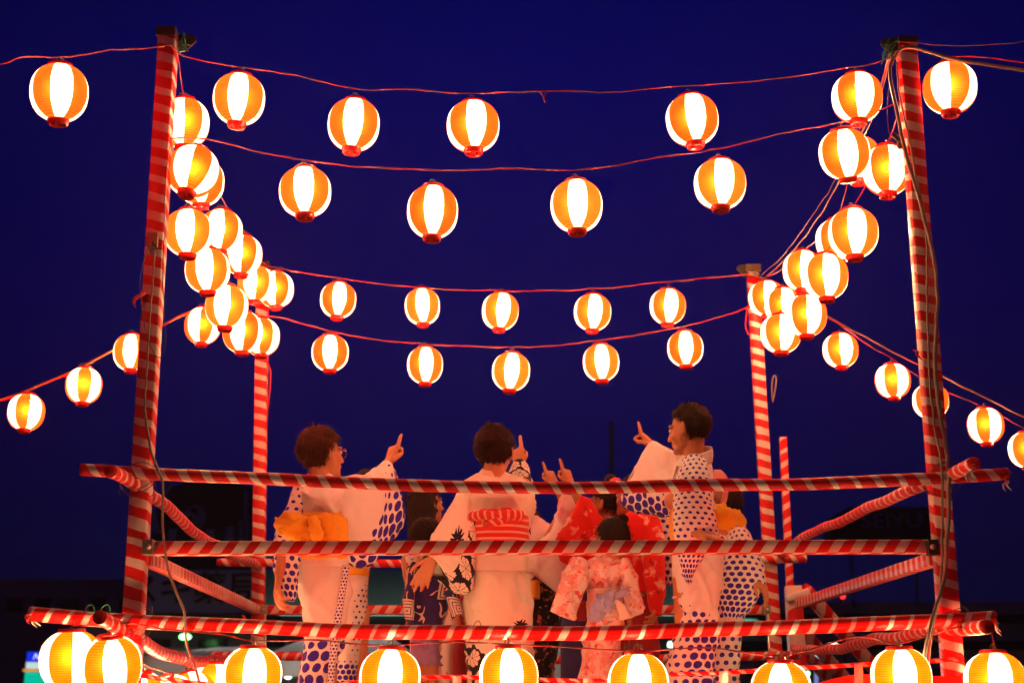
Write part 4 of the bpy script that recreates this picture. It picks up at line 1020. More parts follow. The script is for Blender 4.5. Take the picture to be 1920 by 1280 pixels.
# --- woman half hidden behind her
A2, hc, W = person("woman half hidden behind the auburn haired woman, dotted yukata and marigold sash", 7.55, 664, (686, 928, 7.7), (-0.3, 0.95, -0.2), .95, voxel=.009, arms=(), faceparts=False, bs=0.8)
hair(A2, hc, (-0.3, 0.95, -0.2), .95, 'hair_black', seed=5, nstr=500)
slab('robe', rows_secs([(1400, 612, 690), (1280, 614, 668), (1230, 616, 676), (1180, 618, 684), (1130, 622, 690), (1090, 630, 690), (1075, 634, 689), (1030, 634, 690), (985, 640, 700), (962, 660, 704, .12), (950, 674, 700, .08)], 7.55), M['d30'], A2, 48, 6, seed=8, attrs={'dot_size': lambda t, c, py: max(.85 * ramp(1236, 1246, py), .42 * ramp(.25, .45, c) * ramp(1110, 1130, py + 30 * c) * (1 - ramp(1215, 1240, py)))})
slab('obi', rows_secs([(1080, 632, 691, .22), (1055, 633, 692, .23), (1020, 634, 692, .23)], 7.55), M['obi_yellow'], A2, 36, 4, seed=9)

# --- woman in the middle: cream yukata with black cosmos print, red striped sash
D, hc, W = person("woman in cream yukata with black cosmos print and red striped sash, seen from behind", 7.0, 936, (928, 848, 6.98), (0.18, 0.97, 0.06), 1.06,
    arms=[dict(pts=[(980, 912, 7.02), (986, 900, 7.2), (972, 872, 7.22)], D=pdir((972, 872), (970, 840), .12), N=(0.5, 0.8, 0), side=-1, idx=pdir((966, 840), (962, 818), .1)),
          dict(pts=[(886, 934, 6.96), (850, 1000, 6.91), (812, 1046, 6.86)], D=pdir((806, 1042), (784, 1084), -.05), N=(0.25, 0.9, 0.2), side=-1, pose='spread', s=.98)])
hair(D, hc, (0.18, 0.97, 0.06), 1.06, 'hair_dark', th=.012, puff=.007, seed=11, nstr=3800, strand=.024, nape=-1.15, rough=1.3)
dk = lambda t, c, py: 1.0 if (py > 1196 and c < -1 + (py - 1196) / 62.0) else 0.0
slab('robe', rows_secs([(1400, 878, 994), (1280, 876, 998), (1230, 877, 998), (1180, 876, 996), (1130, 872, 996), (1085, 876, 994), (1048, 882, 994), (1010, 882, 990), (980, 884, 990), (958, 876, 998), (935, 868, 1000), (918, 864, 998, .19), (903, 872, 986, .15), (892, 890, 968, .12), (886, 902, 950, .10)], 7.0),
     M['cosmos'], D, 64, 6, wr=.013, seed=12, attrs={'dark': dk, 'fl_u': lambda t, c, py: (c - .66) * .155, 'fl_v': lambda t, c, py: (py - 1176) * .00258})
slab('waist_fold', rows_secs([(1074, 874, 996, .285), (1055, 879, 995, .28), (1030, 883, 991, .265)], 7.0), M['cream_cloth'], D, 64, 5, cap0=False, cap1=False, wr=.006, seed=102, solid=.003)
collar(D, [(872, 912, 984, 914, 7.0, .17), (893, 893, 958, 897, 6.99, .14), (904, 879, 944, 881, 6.98, .125)], M['cream_cloth'])
slab('sleeve', [(868, 910, 888, 960, 6.97, .13), (847, 944, 893, 1010, 6.94, .12), (824, 980, 889, 1072, 6.90, .11), (807, 1010, 882, 1106, 6.88, .10), (798, 1030, 856, 1112, 6.87, .09), (794, 1042, 834, 1086, 6.86, .06)],
     M['cosmos'], D, 48, 7, e=2.0, cap0=True, cap1=False, wr=.008, seed=13, solid=.003,
     attrs={'dark': lambda t, c, py: 1.0 if c > .30 - .15 * t else 0.0, 'fl_u': lambda t, c, py: (t - .40) * .32, 'fl_v': lambda t, c, py: (c + .12) * .11})
slab('sleeve', [(950, 940, 1000, 944, 7.05, .12), (944, 915, 1002, 916, 7.1, .12), (950, 898, 998, 900, 7.15, .12), (956, 882, 992, 884, 7.18, .10), (961, 872, 984, 868, 7.2, .075)], M['cosmos'], D, 36, 6, e=2.0, cap1=False, seed=14, solid=.003, attrs={'dark': lambda t, c, py: 1.0, 'fl_u': lambda t, c, py: 1.0, 'fl_v': lambda t, c, py: 1.0})
slab('obi', rows_secs([(1040, 879, 994, .25), (1010, 878, 992, .27), (975, 879, 992, .27), (958, 884, 990, .255)], 7.0), M['obi_red'], D, 48, 5, wr=.004, seed=15)
slab('obi_bow', [(884, 962, 880, 976, 6.80, .05), (905, 955, 908, 975, 6.76, .08), (928, 958, 932, 978, 6.745, .08), (952, 955, 954, 974, 6.75, .07), (976, 957, 980, 974, 6.78, .05)], M['obi_red'], D, 28, 6, wr=.004, seed=16, wfreq=(26, 26, 26))
slab('bow_knot', [(900, 966, 914, 972, 6.76, .04), (908, 975, 924, 984, 6.74, .06), (926, 970, 938, 984, 6.735, .06), (944, 954, 960, 966, 6.74, .05)], M['obi_red'], D, 24, 5, wr=.003, seed=17, wfreq=(30, 30, 30))

# --- woman on the right in profile: short black hair, dotted yukata, fan in her sash
K, hc, W = person("tall woman in profile with cropped black hair, dotted white yukata, pointing left", 6.78, 1300, (1291, 806, 6.74), (-0.84, 0.54, -0.11), 0.99,
    arms=[dict(pts=[(1280, 870, 6.85), (1250, 850, 7.0), (1224, 834, 7.02)], D=pdir((1226, 836), (1206, 816), .05), N=(-0.7, 0.35, -0.6), side=1, idx=pdir((1201, 806), (1198, 783), 0)),
          dict(pts=[(1300, 885, 6.63), (1299, 950, 6.575), (1312, 1002, 6.50)], D=pdir((1300, 1000), (1345, 1012), -.35), N=(0.1, 0.2, -0.95), side=-1, pose='spread', s=1.0)])
hair(K, hc, (-0.84, 0.54, -0.11), 0.99, 'hair_dark', th=.013, hl=.52, puff=.006, seed=21, nstr=3000, strand=.030, nape=-.80, ear=True, rough=.9, ear_top=.30)
slab('robe', rows_secs([(1400, 1228, 1342), (1280, 1246, 1338), (1240, 1255, 1339), (1200, 1266, 1340), (1160, 1271, 1344), (1120, 1267, 1350), (1080, 1263, 1353), (1045, 1262, 1354), (1010, 1262, 1345), (960, 1262, 1336), (920, 1260, 1338), (890, 1264, 1337), (872, 1269, 1333, .17), (860, 1275, 1328, .13), (853, 1280, 1322, .11)], 6.78),
     M['d42'], K, 64, 6, wr=.016, seed=22, attrs={'dot_size': lambda t, c, py: .80 * ramp(1140, 1152, py - 14 * c) * (.62 + .38 * ramp(-.7, 0, c))})
collar(K, [(1268, 872, 1334, 866, 6.76, .16), (1276, 858, 1336, 852, 6.75, .14), (1283, 850, 1334, 838, 6.74, .125)], M['white_cloth'])
slab('sleeve', [(1282, 864, 1320, 864, 6.64, .10), (1269, 895, 1330, 895, 6.60, .13), (1262, 940, 1335, 942, 6.57, .13), (1262, 985, 1345, 988, 6.55, .12), (1266, 1015, 1346, 1012, 6.55, .10), (1271, 1045, 1318, 1046, 6.56, .07), (1279, 1072, 1303, 1073, 6.57, .05), (1287, 1094, 1294, 1095, 6.58, .03)],
     M['d25'], K, 48, 6, e=2.0, wr=.008, seed=23, attrs={'dot_size': lambda t, c, py: .50 + .35 * ramp(.5, .95, t)})
slab('sleeve', [(1282, 858, 1270, 962, 6.80, .10), (1262, 848, 1247, 968, 6.86, .10), (1244, 838, 1216, 964, 6.92, .10), (1229, 830, 1188, 958, 6.97, .09), (1220, 830, 1168, 950, 7.0, .08), (1214, 846, 1164, 930, 7.0, .05)],
     M['d42'], K, 48, 7, e=2.0, cap0=True, cap1=False, wr=.008, seed=24, solid=.003, attrs={'dot_size': lambda t, c, py: .92 * max(ramp(.25, .55, c), ramp(.60, .85, t * .85 + c * .2)) * (.45 + .55 * ramp(-.2, .9, c))})
slab('obi', rows_secs([(1040, 1258, 1342, .24), (1000, 1257, 1342, .25), (965, 1258, 1340, .245), (950, 1259, 1338, .235)], 6.8), M['obi_yellow'], K, 48, 4, seed=25)
slab('obi_bow', [(1330, 948, 1332, 985, 6.82, .07), (1348, 944, 1350, 992, 6.80, .10), (1364, 950, 1366, 992, 6.80, .08), (1374, 962, 1374, 984, 6.82, .04)], M['obi_yellow'], K, 32, 6, wr=.012, seed=26, wfreq=(22, 22, 14))
slab('bow_loop', [(1362, 954, 1362, 978, 6.88, .05), (1376, 952, 1374, 984, 6.88, .07), (1390, 962, 1388, 988, 6.88, .06), (1398, 974, 1394, 986, 6.89, .03)], M['obi_yellow'], K, 28, 6, wr=.010, seed=27, wfreq=(22, 22, 14))
# round paper fan tucked behind the sash
fan = thing('paper_fan', at(1347, 950, 6.9), "pink paper fan tucked into the back of a marigold sash", "fan")
fm = newmat('fan_paper', (0.80, 0.34, 0.28), 0.7); nt, b = parts(fm); nt.links.new(mixc(nt, nz(nt, objvec(nt), 30, 4), (0.78, 0.24, 0.20), (0.82, 0.52, 0.46)), b.inputs["Base Color"])
slab('fan_sheet', [(1341, 960, 1349, 960, 6.88, .006), (1336, 940, 1362, 940, 6.88, .006), (1334, 915, 1366, 915, 6.88, .006), (1336, 893, 1363, 893, 6.88, .006), (1340, 880, 1352, 880, 6.88, .006)], fm, fan, 40, 6, wr=.002)
mb = MB(); c0 = at(1346, 918, 6.88)
for k in range(9):
    a = R(-50 + 12.5 * k); sweep(mb, [at(1346, 962, 6.87), at(1346, 962, 6.87) + Vector((math.sin(a) * .045, -.004, .15))], circ(.0011, 4))
sweep(mb, [at(1347, 1005, 6.88), at(1346, 950, 6.875)], circ(.005, 8)); mb.build('fan_rib', M['wood'], fan)

# --- woman behind her on the right
L, hc, W = person("woman behind the tall woman, wide dotted sleeve near the back right post", 7.35, 1364, (1356, 952, 7.32), (-0.55, 0.83, -0.1), .97, arms=[dict(pts=[(1385, 1010, 7.3), (1408, 1050, 7.2), (1416, 1080, 7.15)], D=pdir((1416, 1080), (1436, 1108), -.1), N=(-.6, .5, -.4), side=-1, pose='relaxed')], faceparts=False, voxel=.008, bs=0.8)
hair(L, hc, (-0.55, 0.83, -0.1), .97, 'hair_black', th=.016, seed=31, nstr=700)
slab('robe', rows_secs([(1400, 1334, 1392), (1280, 1334, 1386), (1230, 1334, 1388), (1180, 1340, 1392), (1120, 1340, 1398), (1060, 1340, 1404), (1020, 1338, 1402), (998, 1342, 1394, .15), (985, 1350, 1384, .12), (978, 1354, 1376, .1)], 7.35), M['d42'], L, 48, 6, seed=32, attrs={'dot_size': lambda t, c, py: .55})
slab('sleeve', [(1372, 985, 1400, 990, 7.28, .10), (1364, 1020, 1416, 1024, 7.22, .12), (1356, 1058, 1434, 1064, 7.18, .12), (1350, 1098, 1432, 1104, 7.16, .10), (1350, 1136, 1408, 1140, 7.16, .08), (1362, 1158, 1384, 1160, 7.17, .03)], M['d30'], L, 44, 6, e=2.0, wr=.009, seed=33, attrs={'dot_size': lambda t, c, py: .48 + .34 * ramp(.2, .8, t - c * .15)})
slab('obi', rows_secs([(1085, 1339, 1372, .2), (1045, 1338, 1372, .21)], 7.33), M['obi_yellow'], L, 36, 3, seed=34)

# --- woman between the red girl and the tall woman, dotted yukata
N_, hc, W = person("woman hidden behind the raised dotted sleeve, her own dotted sleeve hanging below it", 7.8, 1296, (1222, 935, 7.9), (-0.2, 0.95, 0.1), .95, faceparts=False, voxel=.009, hips=(1298, 1120), shoulders=(1266, 1000), bs=0.8)
hair(N_, hc, (-0.2, 0.95, 0.1), .95, 'hair_black', seed=36, nstr=400)
slab('robe', rows_secs([(1400, 1268, 1325), (1200, 1270, 1325), (1090, 1262, 1322), (1040, 1246, 1318), (1000, 1232, 1300), (980, 1230, 1285, .14), (968, 1236, 1262, .1)], 7.8), M['d36'], N_, 40, 6, seed=37, attrs={'dot_size': lambda t, c, py: .5})
slab('sleeve', [(1234, 975, 1262, 978, 7.62, .1), (1238, 1010, 1272, 1012, 7.6, .1), (1242, 1050, 1272, 1052, 7.58, .09), (1245, 1080, 1268, 1082, 7.58, .06), (1251, 1096, 1262, 1097, 7.58, .03)], M['d36'], N_, 36, 6, e=2.0, seed=38, attrs={'dot_size': lambda t, c, py: .55 + .25 * t})

# --- girl with long hair and child in navy
B, hc, W = person("girl with long straight black hair in pale print yukata beside the cream yukata", 7.62, 808, (799, 946, 7.6), (0.80, 0.55, 0.12), .92, arms=[dict(pts=[(778, 1010, 7.55), (762, 1050, 7.4), (765, 1082, 7.3)], D=(0.3, -.3, -.9), N=(0.8, 0, .4), side=-1, pose='relaxed')], skin='skin_tan', bs=0.85)
hair(B, hc, (0.80, 0.55, 0.12), .92, 'hair_black', th=.014, hl=.36, seed=41, nstr=900, nape=-.9, strand=.06, rough=.5, ear=False)
slab('long_hair', [(768, 925, 816, 925, 7.58, .15), (764, 950, 818, 950, 7.57, .15), (764, 985, 814, 985, 7.55, .12), (766, 1020, 812, 1020, 7.53, .09), (768, 1050, 808, 1052, 7.52, .06)], M['hair_black'], B, 48, 6, wr=.008, seed=42, wfreq=(60, 60, 1.5))
slab('robe', rows_secs([(1400, 770, 846), (1280, 770, 846), (1180, 768, 846), (1100, 768, 846), (1040, 766, 848), (1005, 772, 842, .16), (992, 782, 832, .13), (985, 790, 824, .1)], 7.62), M['pale_floral'], B, 48, 6, seed=43)
slab('sleeve', [(772, 1000, 796, 1004, 7.55, .1), (760, 1030, 786, 1034, 7.45, .09), (755, 1060, 780, 1064, 7.38, .08), (756, 1085, 776, 1090, 7.34, .06)], M['pale_floral'], B, 36, 5, e=2.0, cap1=False, seed=44, solid=.003)
C_, hc, W = person("small child in navy happi with white square print and lilac skirt", 7.06, 800, (800, 1016, 7.05), (0.35, 0.92, 0.0), .88, arms=[dict(pts=[(838, 1075, 7.05), (850, 1115, 7.0), (856, 1150, 6.98)], D=(0.1, -.1, -1), N=(-.9, .2, 0), side=1, pose='relaxed', s=.8)], faceparts=False, skin='skin_tan', bs=0.72)
hair(C_, hc, (0.35, 0.92, 0.0), .88, 'hair_black', th=.018, seed=51, nstr=900, nape=-.8, strand=.05, rough=.6)
slab('happi', rows_secs([(1194, 760, 826), (1170, 760, 832), (1130, 762, 842), (1095, 764, 848), (1068, 768, 846), (1054, 778, 838, .14), (1046, 788, 822, .1)], 7.05, .8), M['squares'], C_, 48, 6, wr=.008, seed=52)
slab('sleeve', [(826, 1058, 846, 1066, 7.02, .09), (830, 1090, 858, 1094, 6.98, .09), (836, 1125, 864, 1128, 6.96, .08), (846, 1158, 870, 1152, 6.95, .06)], M['squares'], C_, 36, 5, e=2.0, cap1=False, seed=53, solid=.003)
slab('sleeve', [(766, 1062, 786, 1064, 7.0, .09), (760, 1095, 780, 1097, 6.95, .08), (757, 1130, 776, 1132, 6.94, .07), (760, 1160, 774, 1162, 6.94, .05)], M['squares'], C_, 36, 5, e=2.0, cap1=False, seed=54, solid=.003)
slab('skirt', rows_secs([(1247, 774, 826), (1230, 772, 824), (1200, 772, 820), (1180, 774, 818)], 7.06, .8), M['lilac'], C_, 48, 5, wr=.012, seed=55, cap0=False, wfreq=(45, 45, 2), solid=.003)
# --- child behind the cream sleeve in deep red over pale floral
O_, hc, W = person("child in deep red skirt mostly hidden behind the cream yukata sleeve", 7.6, 856, (868, 1000, 7.7), (0.2, 0.97, 0), .9, faceparts=False, voxel=.009, arms=[dict(pts=[(862, 1060, 7.6), (868, 1110, 7.5), (868, 1150, 7.45)], D=(0, -.1, -1), N=(-.9, .2, 0), side=1, pose='relaxed', s=.8)], skin='skin_tan', bs=0.7)
hair(O_, hc, (0.2, 0.97, 0), .9, 'hair_black', seed=56, nstr=400)
slab('robe', rows_secs([(1400, 818, 856), (1280, 822, 858), (1200, 826, 866), (1150, 836, 886), (1090, 846, 892), (1060, 850, 890, .14), (1046, 858, 880, .1)], 7.6, .8), M['pale_floral'], O_, 40, 5, seed=57)
slab('hakama', rows_secs([(1400, 846, 888), (1280, 848, 882), (1220, 851, 880), (1160, 852, 882), (1120, 856, 884)], 7.5, .8), M['dark_red'], O_, 40, 5, seed=58)
slab('obi', rows_secs([(1130, 853, 890, .17), (1100, 854, 890, .17)], 7.55), M['obi_yellow'], O_, 32, 3, seed=59)

# --- woman with the pale tie-dyed sleeve, pointing up
E_, hc, W = person("woman in pale pink tie-dye yukata pointing up behind the striped sash", 7.85, 1012, (985, 990, 7.9), (-0.1, 0.98, 0.1), .92, arms=[dict(pts=[(1032, 1005, 7.7), (1062, 950, 7.6), (1041, 906, 7.55)], D=pdir((1041, 906), (1030, 886), .05), N=(-.6, .7, -.2), side=1, idx=pdir((1029, 884), (1025, 864), 0))], skin='skin_tan', faceparts=False, bs=0.8)
hair(E_, hc, (-0.1, 0.98, 0.1), .92, 'hair_black', th=.016, seed=61, nstr=700, nape=-.8)
slab('long_hair', [(975, 985, 1001, 985, 7.84, .1), (976, 1015, 1000, 1015, 7.8, .09), (980, 1040, 996, 1040, 7.78, .04)], M['hair_black'], E_, 32, 5, wr=.006, seed=66, wfreq=(60, 60, 1.5))
slab('robe', rows_secs([(1400, 985, 1040), (1200, 985, 1040), (1100, 982, 1044), (1040, 975, 1058), (1010, 975, 1056), (990, 980, 1042, .15), (977, 988, 1022, .12), (968, 992, 1010, .1)], 7.85), M['tiedye_pink'], E_, 44, 6, seed=62)
slab('sleeve', [(1050, 928, 1078, 932, 7.58, .09), (1046, 948, 1084, 952, 7.58, .10), (1040, 975, 1090, 985, 7.6, .11), (1022, 1005, 1084, 1025, 7.6, .11), (998, 1030, 1076, 1068, 7.58, .10), (988, 1058, 1062, 1102, 7.57, .08), (996, 1072, 1046, 1112, 7.57, .04)], M['tiedye_pink'], E_, 48, 6, e=2.0, cap0=False, wr=.010, seed=63, solid=.003)
F_, hc, W = person("child in black floral yukata with yellow sash behind the cream yukata", 7.72, 1018, (1018, 1058, 7.74), (-0.1, 0.97, 0), .88, faceparts=False, voxel=.009, bs=0.7)
hair(F_, hc, (-0.1, 0.97, 0), .88, 'hair_black', seed=64, nstr=400)
slab('robe', rows_secs([(1400, 990, 1030), (1270, 990, 1034), (1240, 990, 1042), (1200, 990, 1048), (1150, 990, 1050), (1120, 990, 1044), (1095, 992, 1040, .14), (1080, 1002, 1034, .1)], 7.72, .8), M['black_floral'], F_, 44, 6, wr=.010, seed=65)
slab('obi', rows_secs([(1122, 990, 1010, .2), (1090, 990, 1010, .2)], 7.62), M['obi_yellow'], F_, 32, 3, seed=67)

# --- girls in red
G_, hc, W = person("girl in bright red yukata pointing up, pink flower in her hair bun", 7.58, 1136, (1134, 948, 7.55), (-0.88, 0.42, 0.12), .95, arms=[dict(pts=[(1112, 1000, 7.5), (1092, 950, 7.4), (1070, 906, 7.35)], D=pdir((1070, 906), (1061, 882), .05), N=(-.65, .7, -.2), side=1, idx=pdir((1060, 880), (1057, 860), 0))], skin='skin_tan', bs=0.85)
hair(G_, hc, (-0.88, 0.42, 0.12), .95, 'hair_black', th=.012, hl=.34, seed=71, nstr=800, rough=.5)
mb = MB(); sphere(mb, at(1145, 899, 7.56), (.036, .034, .030), 16, 10); mb.build('hair_bun', M['hair_black'], G_)
mb = MB()
for k in range(7):
    a = 2 * math.pi * k / 7; sphere(mb, at(1154, 904, 7.50) + Vector((.020 * math.cos(a), -.004, .015 * math.sin(a))), (.014, .008, .012), 10, 6)
sphere(mb, at(1160, 928, 7.5), (.008, .008, .014), 8, 6)
mb.build('flower', M['pink_flower'], G_)
slab('robe', rows_secs([(1400, 1095, 1180), (1200, 1095, 1180), (1100, 1090, 1182), (1043, 1088, 1182), (1000, 1086, 1182), (978, 1096, 1178, .15), (966, 1110, 1166, .12), (958, 1120, 1156, .1)], 7.58), M['red_blotch'], G_, 44, 6, seed=72)
slab('sleeve', [(1083, 930, 1100, 934, 7.38, .08), (1077, 950, 1120, 956, 7.38, .10), (1062, 975, 1136, 990, 7.38, .11), (1046, 1000, 1136, 1030, 7.38, .11), (1038, 1020, 1126, 1060, 7.38, .10), (1052, 1050, 1110, 1075, 7.4, .05)], M['red_blotch'], G_, 44, 6, e=2.0, cap0=False, wr=.010, seed=73, solid=.003)
H_, hc, W = person("girl in red yukata with her face partly covered by the raised dotted sleeve", 7.42, 1206, (1186, 932, 7.45), (-0.85, 0.5, 0.1), .93, arms=[dict(pts=[(1222, 990, 7.4), (1228, 1060, 7.3), (1228, 1120, 7.25)], D=(0, -.1, -1), N=(-.9, .2, 0), side=1, pose='relaxed', s=.9)], skin='skin_tan', bs=0.8)
hair(H_, hc, (-0.85, 0.5, 0.1), .93, 'hair_black', th=.014, hl=.34, seed=75, nstr=700, rough=.5)
slab('robe', rows_secs([(1400, 1170, 1238), (1280, 1172, 1236), (1200, 1180, 1236), (1120, 1182, 1232)], 7.42), M['dark_red'], H_, 40, 5, seed=76)
slab('jacket', rows_secs([(1110, 1172, 1240), (1060, 1168, 1244), (1000, 1158, 1242), (980, 1160, 1236, .16), (968, 1168, 1224, .14), (960, 1178, 1206, .1)], 7.4), M['red_blotch'], H_, 44, 6, seed=77)
slab('sleeve', [(1210, 978, 1238, 982, 7.35, .10), (1208, 1020, 1246, 1022, 7.3, .10), (1206, 1060, 1248, 1062, 7.26, .10), (1210, 1110, 1248, 1112, 7.24, .09), (1220, 1152, 1240, 1154, 7.24, .04)], M['red_blotch'], H_, 40, 6, e=2.0, wr=.009, seed=78)
# --- child with a topknot and lilac gauze bow
J_, hc, W = person("small child with topknot, pink blossom yukata and lilac gauze bow", 6.82, 1126, (1147, 1016, 6.8), (-0.45, 0.88, 0.05), .90, faceparts=False, arms=[dict(pts=[(1094, 1068, 6.79), (1080, 1086, 6.74), (1072, 1102, 6.722)], D=(-.3, -.12, -.95), N=(0, 1, 0), side=-1, pose='relaxed', s=.55, rs=.6), dict(pts=[(1168, 1066, 6.79), (1180, 1086, 6.75), (1185, 1100, 6.733)], D=(.2, -.12, -.95), N=(0, 1, 0), side=1, pose='relaxed', s=.55, rs=.6)], bs=0.7)
hair(J_, hc, (-0.45, 0.88, 0.05), .90, 'hair_black', th=.012, seed=81, nstr=1100, nape=-.72, strand=.05, rough=.45)
mb = MB(); sphere(mb, at(1168, 973, 6.8), (.027, .022, .025), 14, 10); sphere(mb, at(1160, 984, 6.8), (.016, .016, .016), 10, 6); mb.build('topknot', M['hair_black'], J_)
slab('robe', rows_secs([(1400, 1080, 1164), (1280, 1086, 1162), (1220, 1094, 1164), (1170, 1098, 1168), (1130, 1102, 1166), (1095, 1094, 1172), (1065, 1088, 1176), (1050, 1102, 1168, .15), (1040, 1124, 1160, .1)], 6.82, .8), M['flower_pink'], J_, 56, 6, wr=.010, seed=82)
slab('sleeve', [(1068, 1046, 1106, 1062, 6.78, .09), (1052, 1082, 1100, 1100, 6.73, .07), (1036, 1122, 1088, 1140, 6.70, .05), (1029, 1144, 1080, 1164, 6.69, .035)], M['flower_pink'], J_, 40, 6, e=2.0, cap1=False, wr=.009, seed=83, solid=.003)
slab('sleeve', [(1158, 1056, 1182, 1052, 6.78, .09), (1167, 1095, 1196, 1088, 6.74, .06), (1172, 1135, 1207, 1126, 6.71, .05), (1174, 1158, 1206, 1148, 6.70, .035)], M['flower_pink'], J_, 40, 6, e=2.0, cap1=False, wr=.009, seed=84, solid=.003)
slab('obi', rows_secs([(1160, 1100, 1168, .22), (1130, 1101, 1167, .22), (1105, 1102, 1167, .21)], 6.82), M['cream_cloth'], J_, 44, 3, seed=85)
slab('obi_bow', [(1150, 1116, 1152, 1136, 6.66, .03), (1136, 1112, 1140, 1146, 6.63, .08), (1122, 1116, 1128, 1160, 6.62, .10), (1112, 1130, 1120, 1166, 6.62, .08), (1110, 1146, 1114, 1160, 6.63, .04)], M['lilac_gauze'], J_, 32, 6, wr=.016, seed=86, wfreq=(26, 26, 20))
slab('bow_loop', [(1150, 1116, 1152, 1126, 6.65, .03), (1162, 1106, 1164, 1122, 6.63, .05), (1174, 1102, 1176, 1116, 6.64, .04), (1180, 1104, 1180, 1110, 6.65, .02)], M['lilac_gauze'], J_, 24, 5, wr=.008, seed=87)
slab('bow_tail', [(1142, 1118, 1156, 1120, 6.64, .03), (1150, 1140, 1172, 1138, 6.62, .05), (1162, 1162, 1188, 1156, 6.63, .03)], M['cream_cloth'], J_, 24, 5, wr=.010, seed=88)
# --- child in indigo between them
P_, hc, W = person("child in indigo yukata half hidden behind the topknot child", 7.5, 1080, (1084, 1036, 7.6), (-.2, .97, 0), .88, faceparts=False, voxel=.009, bs=0.7)
hair(P_, hc, (-.2, .97, 0), .88, 'hair_black', seed=91, nstr=400)
slab('robe', rows_secs([(1400, 1056, 1104), (1222, 1050, 1108), (1180, 1050, 1110), (1120, 1062, 1110), (1085, 1066, 1112, .14), (1068, 1076, 1100, .1)], 7.5, .8), M['blue_satin'], P_, 40, 6, seed=92)
slab('obi', rows_secs([(1165, 1060, 1112, .2), (1128, 1064, 1112, .2)], 7.5), M['dark_red'], P_, 32, 3, seed=93)

# ------------------------------------------------------------------ buildings, signs and lights behind
M['wall_dark'] = newmat('dark_wall', (0.30, 0.24, 0.26), 0.85); M['wall_pale'] = newmat('pale_wall', (0.42, 0.46, 0.42), 0.8)
M['window_dark'] = newmat('dark_glass', (0.02, 0.02, 0.025), 0.15); M['sign_dark'] = newmat('unlit_sign', (0.03, 0.016, 0.014), 0.6)
M['sign_letter'] = newmat('unlit_letters', (0.20, 0.18, 0.36), 0.6); M['sign_pale'] = newmat('pale_signboard', (0.36, 0.30, 0.58), 0.6)
M['tent'] = newmat('tent_canvas', (0.62, 0.62, 0.60), 0.7)
for nm in ('wall_dark', 'wall_pale', 'tent'):
    nt, b = parts(M[nm]); c = b.inputs["Base Color"].default_value[:3]
    nt.links.new(mixc(nt, nz(nt, objvec(nt), 0.7, 5), tuple(k * .8 for k in c), tuple(k * 1.15 for k in c)), b.inputs["Base Color"])
nt, b = parts(M['tent']); b.inputs["Transmission Weight"].default_value = 0.0
trl = nt.nodes.new("ShaderNodeBsdfTranslucent"); trl.inputs[0].default_value = (.6, .6, .58, 1); mxs = nt.nodes.new("ShaderNodeMixShader"); mxs.inputs[0].default_value = .45
nt.links.new(b.outputs[0], mxs.inputs[1]); nt.links.new(trl.outputs[0], mxs.inputs[2]); nt.links.new(mxs.outputs[0], nt.nodes["Material Output"].inputs[0])
def pbox(px0, py0, px1, py1, Y, dep, mat, name, parent, rows=None):
    a = at(px0, py0, Y); b = at(px1, py1, Y); mb = MB(); box(mb, ((a.x + b.x) / 2, Y + dep / 2, (a.z + b.z) / 2), (abs(b.x - a.x), dep, abs(a.z - b.z)))
    return mb.build(name, mat, parent, False)
def text(s, px, py, Y, size_px, mat, parent, name='lettering', shear=0.0, extrude=0.06, bold=0.0, sx=1.0):
    cu = bpy.data.curves.new('t', 'FONT'); cu.body = s; cu.align_x = 'CENTER'; cu.align_y = 'CENTER'; cu.extrude = extrude; cu.shear = shear; cu.offset = bold
    sz = size_px / FPX * Y * 1.36; cu.size = sz; cu.resolution_u = 3
    o = bpy.data.objects.new('t', cu); col.objects.link(o); dg = bpy.context.evaluated_depsgraph_get()
    me = bpy.data.meshes.new_from_object(o.evaluated_get(dg)); bpy.data.objects.remove(o)
    me.materials.clear()
    p = at(px, py, Y)
    me.transform(Matrix.Translation(p - ORG[parent.name]) @ Matrix.Rotation(R(90), 4, 'X') @ Matrix.Diagonal((sx, 1, 1, 1)))
    return mesh_obj(name, me, mat, parent)
# drugstore on the left with rooftop billboard
dg_ = thing('store_building', at(360, 1345, 44) * 1.0, "dark store building behind the left side with rooftop billboard and sign strip", "store")
pbox(150, 1152, 640, 1345, 44, 14, M['wall_dark'], 'wall', dg_)
pbox(255, 1068, 470, 1148, 43.5, 1.2, M['sign_pale'], 'sign_strip', dg_)
text("スギ薬局", 362, 1106, 43.4, 46, M['sign_dark'], dg_, bold=0.012)
pbox(255, 1150, 520, 1166, 43.2, 1.6, M['sign_dark'], 'fascia', dg_)
for x in (285, 392, 500, 560):
    pbox(x - 20, 1196, x + 34, 1216, 43.9, 0.3, M['window_dark'], 'window', dg_)
bb = thing('billboard', at(370, 1060, 45), "dark rooftop billboard with pale brush lettering between the left posts", "billboard")
mb = MB(); q = [at(272, 1066, 45), at(468, 1066, 45), at(470, 912, 45), at(432, 902, 45), at(345, 903, 45), at(300, 930, 45)]; n = len(q)
mb.add(q + [p + Vector((0, .6, 0)) for p in q], [tuple(range(n)), tuple(range(2 * n - 1, n - 1, -1))] + [(k, k + n, (k + 1) % n + n, (k + 1) % n) for k in range(n)]); mb.build('board', M['sign_dark'], bb, False)
def stroke(pts, wpx, Y=44.9, name='brush_mark'):
    mb = MB(); ww = wpx / FPX * Y; sweep(mb, [Vector(p) for p in catmull([at(x, y, Y) for x, y in pts], 6)], [(-ww / 2, -.04), (ww / 2, -.04), (ww / 2, .04), (-ww / 2, .04)], up=Vector((0, -1, 0)))
    mb.build(name, M['sign_letter'], bb)
stroke([(322, 905), (308, 925), (304, 935)], 18); stroke([(282, 955), (290, 980), (298, 1000)], 14)
